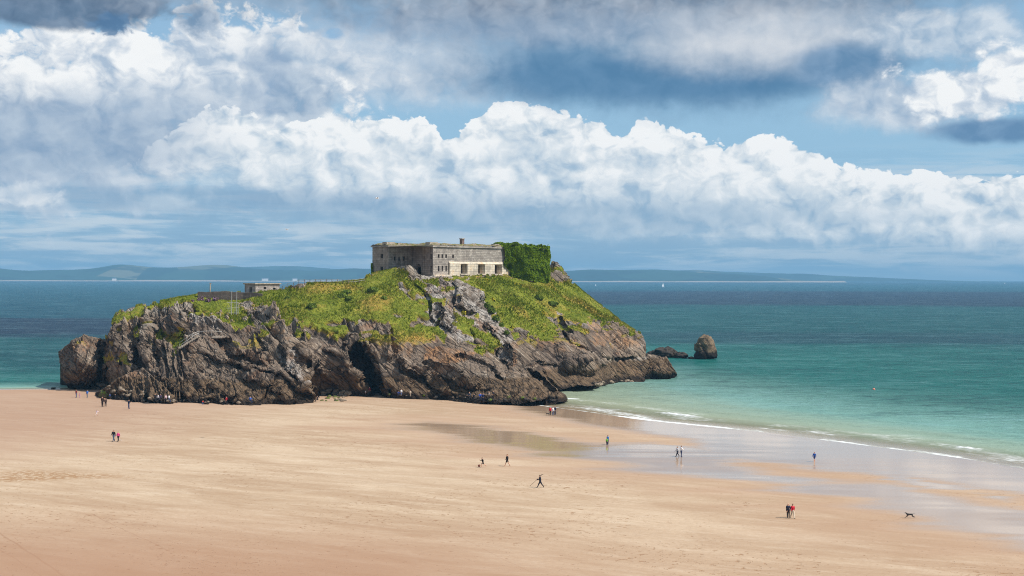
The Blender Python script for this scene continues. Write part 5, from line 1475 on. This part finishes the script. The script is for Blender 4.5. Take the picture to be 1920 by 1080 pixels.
person(596, 753.6, 8.5, 'sit', 200, (52, 48, 52), K, 'person in dark clothes sitting at the right tip of the headland')
person(693, 739.5, 14, 'stand', 280, (110, 36, 44), (44, 36, 40), 'person in dark red standing at the mouth of the cave', )
person(685.5, 740, 8, 'stand', 260, (214, 206, 204), (150, 130, 130), 'small child in white at the mouth of the cave')
person(748, 741.8, 6.5, 'sit', 250, (60, 96, 176), NAVY, 'person in blue sitting on the sand right of the cave')
person(752.5, 742, 12.5, 'stand', 270, W, (120, 140, 186), 'person in a white top standing right of the cave')
person(769.5, 743.5, 11.5, 'stand', 250, (206, 190, 168), (196, 178, 156), 'person in beige standing at the cliff foot right of the cave')
person(880.5, 749.6, 11, 'sit', 250, (54, 58, 70), K, 'person in dark grey sitting left of the front buttress tip')
person(889, 749.2, 8, 'sit', 260, (40, 40, 44), K, 'person in black sitting low beside the one in dark grey')
person(900, 749.8, 9.5, 'sit', 280, (40, 84, 170), NAVY, 'person in bright blue sitting at the weedy rocks')
person(905.5, 752, 14.5, 'stand', 260, (34, 46, 84), NAVY, 'person in a navy coat standing at the weedy rocks')
person(917, 746, 11, 'stand', 300, (150, 140, 132), (90, 80, 74), 'person in drab beige standing on the dark rocks')
person(925, 745.5, 12.5, 'stand', 280, (52, 52, 60), K, 'person in dark clothes standing highest on the dark rocks')
person(1031.8, 778.6, 15.5, 'stand', 250, (206, 40, 50), K, 'person in a red top with a black dog on the wet sand')
person(1036.8, 778.6, 15.5, 'stand', 290, W, JEAN, 'person in a white top and jeans in the middle of the trio on wet sand')
person(1040.7, 778, 16.5, 'stand', 240, NAVY, NAVY, 'person in dark navy at the right of the trio on wet sand')
person(1139.6, 834, 18, 'stand', 220, (64, 130, 190), (44, 54, 86), 'adult in a blue top standing behind a child in green')
person(1137.8, 834.6, 13, 'stand', 250, (110, 190, 66), (44, 52, 80), 'child in a bright green top in front of the adult in blue')
person(1270, 856.5, 19.5, 'walk', 200, (196, 196, 200), (38, 40, 58), 'person in a pale grey jacket walking arm in arm on the wet sand')
person(1277.4, 857.5, 21.5, 'hold', 20, (232, 230, 230), (48, 58, 90), 'person in a white top and jeans beside the one in pale grey')
boy = person(905.5, 875.7, 18.5, 'run', 190, (30, 28, 32), (38, 34, 36), 'boy in black kicking a ball on the sand', bare=2)
person(951, 873.8, 22.5, 'walk', 170, (26, 24, 28), (26, 24, 28), 'person in a black top and black shorts with bare legs watching the boy', bare=2, hair=(120, 74, 46))
man, MJ, ms = person(1012.9, 914.5, 25.0, 'carry', 180, (30, 32, 46), (32, 34, 48), 'person in a dark suit striding over the sand with a long pole on the shoulder')
person(1477.9, 971.6, 27.5, 'stand', 265, (36, 40, 62), (30, 30, 36), 'older man in a navy jacket and black trousers strolling beside a woman in red', hair=(206, 160, 130))
person(1486.3, 971.6, 27.5, 'walk', 280, (190, 32, 52), (206, 190, 168), 'woman in a red jacket and beige trousers strolling beside the older man', hair=(56, 36, 30), long=True)
person(1527, 866, 19, 'walk', 230, (36, 84, 170), (40, 60, 110), 'person in a blue jacket and shorts wading barefoot on the wet sand', bare=2)

# the pole carried on a shoulder
g = ground_of(1012.9, 914.5)
sh_ = man.matrix_basis @ (MJ['wrist', 1]); s_ = g[1] / F
a = np.array([sh_.x - 13.5 * s_, g[1] - .25, g[2] + 5.5 * s_]); c_ = np.array([sh_.x + 9.5 * s_, g[1] - .25, g[2] + 27 * s_])
mid = np.array([sh_.x, sh_.y, sh_.z]); dlt = mid - (a + (c_ - a) * .60); a, c_ = a + dlt, c_ + dlt
pb = MB().tube(a - a, c_ - a, .022, .022, 8); o = pb.build('long_pole', WOODM); o.location = [float(q) for q in a]
dv = Vector(c_ - a).normalized(); hb = MB().box(-.12, .12, -.03, .03, -.03, .03); h_o = hb.build('pole_head', WOODM, o); h_o.location = [float(q) for q in (c_ - a)]
tag(o, 'long thin wooden pole slanting over the shoulder of the striding person', 'pole')
# ball, bag
g = ground_of(898.3, 875.5); vv, ff = ico(3)
o = mesh_obj('ball', vv * .17, ff, plain('ball_leather', srgb(120, 60, 44), .5, .3, 9.0), smooth=True); o.location = (float(g[0]), float(g[1]), float(g[2]) + .165)
tag(o, 'small dark football at the feet of the running boy', 'ball')
g = ground_of(909.5, 755.5); bg_ = empty('beach_bag', g, .3, 'small red and white beach bag on the sand near the weedy rocks', 'bag')
v, f = lump(.42, .28, .26, 31, 3, .12); q = mesh_obj('bag_body', v + np.array([0, 0, .2]), f, pmat((232, 230, 226)), bg_, True)
v, f = lump(.24, .24, .22, 33, 3, .12); q = mesh_obj('side_pocket', v + np.array([.34, 0, .2]), f, pmat((206, 44, 70)), bg_, True)
b = MB()
for k in range(8):
    a0, a1 = math.pi * k / 8, math.pi * (k + 1) / 8; b.tube((.2 * math.cos(a0), 0, .4 + .18 * math.sin(a0)), (.2 * math.cos(a1), 0, .4 + .18 * math.sin(a1)), .018, n=6)
b.build('strap', pmat((206, 44, 70)), bg_)


# ------------------------------------------------------------------ dogs
def dog(px, py, l_px, pose, face, col_, label):
    """a dog facing +X, 0.60 m at the shoulder: skinned skeleton"""
    v, e, rad = [], [], []
    def add(p, r_, par=None):
        v.append(p); rad.append(r_)
        if par is not None: e.append((par, len(v) - 1))
        return len(v) - 1
    ch = add((.24, 0, .50), (.12, .15)); mdl = add((.0, 0, .52), (.10, .11), ch); ru = add((-.26, 0, .53), (.10, .11), mdl)
    t1 = add((-.40, 0, .58), (.03, .03), ru); t2 = add((-.55, 0, .60 if pose == 'run' else .50), (.022, .022), t1); add((-.70, 0, .57 if pose == 'run' else .42), (.012, .012), t2)
    nk = add((.40, 0, .62), (.075, .08), ch); hd = add((.52, 0, .72), (.07, .075), nk); mz = add((.63, 0, .70), (.042, .04), hd); add((.71, 0, .69), (.03, .028), mz)
    R2 = {1: ((.12, -.10), (.30, -.14)), -1: ((.06, -.06), (.16, -.10))} if pose == 'run' else {1: ((.0, .0), (.0, .0)), -1: ((.02, 0), (-.02, 0))}
    for s in (1, -1):
        y = .09 * s
        if pose == 'run':
            f_ = [(.34, y, .40), (.46 if s > 0 else .30, y, .26), (.62 if s > 0 else .36, y, .14), (.68 if s > 0 else .33, y, .10)]
            h_ = [(-.30, y, .42), (-.26 if s > 0 else -.36, y, .28), (-.44 if s > 0 else -.56, y, .24), (-.52 if s > 0 else -.70, y, .10), (-.50 if s > 0 else -.68, y, .07)]
        else:
            f_ = [(.26, y, .38), (.25, y, .24), (.27, y, .06), (.31, y, .03)]; h_ = [(-.26, y, .40), (-.20, y, .30), (-.34, y, .20), (-.32, y, .05), (-.27, y, .03)]
        p_ = ch
        for q, r_ in zip(f_, (.06, .04, .028, .026)): p_ = add(q, (r_, r_), p_)
        p_ = ru
        for q, r_ in zip(h_, (.075, .055, .032, .026, .026)): p_ = add(q, (r_, r_), p_)
    me = bpy.data.meshes.new('dog'); me.from_pydata(v, e, []); o = bpy.data.objects.new('tmp', me); C.objects.link(o)
    o.modifiers.new('s', 'SKIN')
    for i, q in enumerate(me.skin_vertices[0].data): q.radius = rad[i]; q.use_root = (i == 0)
    o.modifiers.new('d', 'SUBSURF').levels = 1
    dg = bpy.context.evaluated_depsgraph_get(); ev = o.evaluated_get(dg).to_mesh()
    b = MB(); b.v = [tuple(x.co) for x in ev.vertices]; b.f = [tuple(p.vertices) for p in ev.polygons]; b.mi = [0] * len(b.f)
    o.evaluated_get(dg).to_mesh_clear(); bpy.data.objects.remove(o)
    for s in (1, -1):
        b.add([(.49, .05 * s, .78), (.53, .065 * s, .77), (.50, .085 * s, .70), (.47, .06 * s, .74)], [(0, 1, 2), (0, 2, 3), (1, 0, 3), (1, 3, 2)])
    o = b.build('dog', pmat(col_, .6), None, True)
    g = ground_of(px, py); s_ = l_px * g[1] / F / 1.30
    zm = min(q.co.z for q in o.data.vertices)
    o.location = (float(g[0]), float(g[1]), float(g[2]) - zm * s_ + (.03 if pose == 'run' else 0)); o.scale = (s_,) * 3; o.rotation_euler = (0, 0, math.radians(face))
    return tag(o, label, 'dog')


dog(1706, 971.5, 19, 'run', 178, (34, 30, 30), 'black dog running alone across the wet sand at the lower right')
dog(1027, 778.6, 8.5, 'stand', 180, (30, 28, 28), 'black dog standing beside the person in red on the wet sand')
dog(227, 826.8, 5.5, 'stand', 300, (226, 220, 214), 'small white dog beside the woman in pink')

# ------------------------------------------------------------------ boats, buoy, gulls, far farmhouses
SAIL = plain('sail_cloth', (.85, .85, .84, 1), .8, .04); HULL = plain('boat_hull', (.75, .76, .78, 1), .4, .08)


def sailboat(px, py, h_px, label, two=True):
    g = ground(px, py, 0); s_ = h_px * g[1] / F / 10.0
    e = empty('sailboat', g, .5, label, 'sailboat'); e.scale = (s_,) * 3
    b = MB(); n = 12; secs = []
    for k in range(n + 1):
        t_ = k / n; x = -3 + 6.6 * t_; w_ = 1.1 * math.sin(math.pi * min(.95, .25 + .75 * t_)) ** .8 * (1 if t_ < .98 else .1); secs.append([(x, -w_, .9 + .2 * t_), (x, -w_ * .7, .1), (x, 0, -.3), (x, w_ * .7, .1), (x, w_, .9 + .2 * t_)])
    vs = [p for q in secs for p in q]
    b.add(vs, [(5 * i + a_, 5 * i + 5 + a_, 5 * i + 6 + a_, 5 * i + 1 + a_) for i in range(n) for a_ in range(4)] + [(5 * i, 5 * i + 4, 5 * i + 9, 5 * i + 5) for i in range(n)])
    b.build('hull', HULL, e, True)
    MB().tube((.6, 0, .8), (.6, 0, 10.2), .09, .06).build('mast', HULL, e)
    def sail(name, A, B, Cc, bel):
        m_ = 8; vv = []; ff = []
        for i in range(m_ + 1):
            for j in range(m_ + 1 - i):
                u, w_ = i / m_, j / m_; p = np.array(A) * (1 - u - w_) + np.array(B) * u + np.array(Cc) * w_; p[1] += bel * 4 * u * (1 - u - w_ + 0) + bel * 2 * w_ * (1 - u - w_); vv.append(p)
        ix_ = {}; c = 0
        for i in range(m_ + 1):
            for j in range(m_ + 1 - i): ix_[i, j] = c; c += 1
        for i in range(m_):
            for j in range(m_ - i):
                ff.append((ix_[i, j], ix_[i + 1, j], ix_[i, j + 1]))
                if j < m_ - i - 1: ff.append((ix_[i + 1, j], ix_[i + 1, j + 1], ix_[i, j + 1]))
        o = MB().add(vv, ff).build(name, SAIL, e, True); sd2 = o.modifiers.new('thick', 'SOLIDIFY'); sd2.thickness = .03
    sail('mainsail', (.45, 0, 1.4), (-2.9, .3, 1.5), (.5, 0, 10.0), .3)
    if two: sail('jib', (3.4, 0, 1.2), (.9, .4, 1.4), (.7, 0, 8.8), .3)
    return e


sailboat(1243, 538.5, 8.5, 'small white sailing boat far out, taller of the two right of the fort')
sailboat(1117, 536.5, 4.5, 'tiny white sailing boat far out just right of the island skyline', False)
sailboat(1884, 532.5, 3.5, 'tiny white boat under the horizon at the far right', False)
g = ground(1638.5, 731, 0); by = empty('buoy', g, 0, 'small pink mooring buoy floating on the turquoise water', 'buoy')
vv, ff = ico(3); mesh_obj('float', vv * np.array([.32, .32, .28]) + np.array([0, 0, .12]), ff, pmat((226, 140, 120)), by, True); MB().tube((0, 0, .35), (0, 0, .62), .03).build('ring_post', IRON, by)


def gull(px, py, D, label, bank):
    e = empty('gull', at(px, py, D), bank, label, 'bird')
    v, f = lump(.26, .075, .075, 3, 3, .05); mesh_obj('body', v, f, SAIL, e, True)
    for s in (1, -1):
        P_ = [(.10, .05, 0), (-.10, .05, 0), (.13, .40, .13), (-.07, .40, .13), (-.02, .80, .08), (-.10, .76, .08)]; P_ = [(x, y * s, z) for x, y, z in P_]
        o = MB().add(P_, [(0, 1, 3, 2), (2, 3, 5, 4)]).build('wing', pmat((204, 206, 210)), e, True); q = o.modifiers.new('thick', 'SOLIDIFY'); q.thickness = .02
    MB().add([(-.22, -.03, 0), (-.22, .03, 0), (-.38, .07, 0), (-.38, -.07, 0), (-.22, 0, .02)], [(0, 1, 2, 3), (0, 4, 1), (1, 4, 2), (2, 4, 3), (3, 4, 0)]).build('tail', SAIL, e)
gull(707, 371.5, 210, 'white gull gliding high above the left end of the fort', .4)
gull(538.5, 430, 250, 'white gull gliding over the far hills left of the fort', 2.6)
WHT = plain('whitewash', (.85, .85, .83, 1), .8, .04, .3); SLATE = plain('slate', srgb(120, 124, 132), .8, .2, .3)
for px, w_, lb in ((497, 20, 'largest white farmhouse on the far shore beyond the hut'), (214, 13, 'white farmhouse on the far shore above the left end of the island'), (553, 15, 'white farmhouse on the far shore right of the hut')):
    p = at(px, 521, 9140); p[2] = 8.0
    e = empty('farmhouse', p, .1, lb, 'house'); MB().box(-w_, w_, -6, 6, -4, 9).build('wall', WHT, e)
    MB().add([(-w_ - 1, -7, 9), (w_ + 1, -7, 9), (w_ + 1, 7, 9), (-w_ - 1, 7, 9), (-w_ - 1, 0, 14), (w_ + 1, 0, 14)], [(0, 1, 5, 4), (2, 3, 4, 5), (1, 2, 5), (3, 0, 4), (0, 3, 2, 1)]).build('roof', SLATE, e)

# ------------------------------------------------------------------ sea air
b = MB().box(-14600, 14600, -420, 14600, -5, 150)
hm = new_mat('haze_air'); pv_ = node('ShaderNodeVolumePrincipled'); pv_.inputs['Color'].default_value = (.30, .62, .90, 1); pv_.inputs['Density'].default_value = 1.0e-4; pv_.inputs['Anisotropy'].default_value = 0.0
finish(None, pv_.outputs[0])
hz = b.build('haze', hm); tag(hz, 'pale blue sea air over the bay', 'haze', kind='stuff'); hz.display_type = 'WIRE'
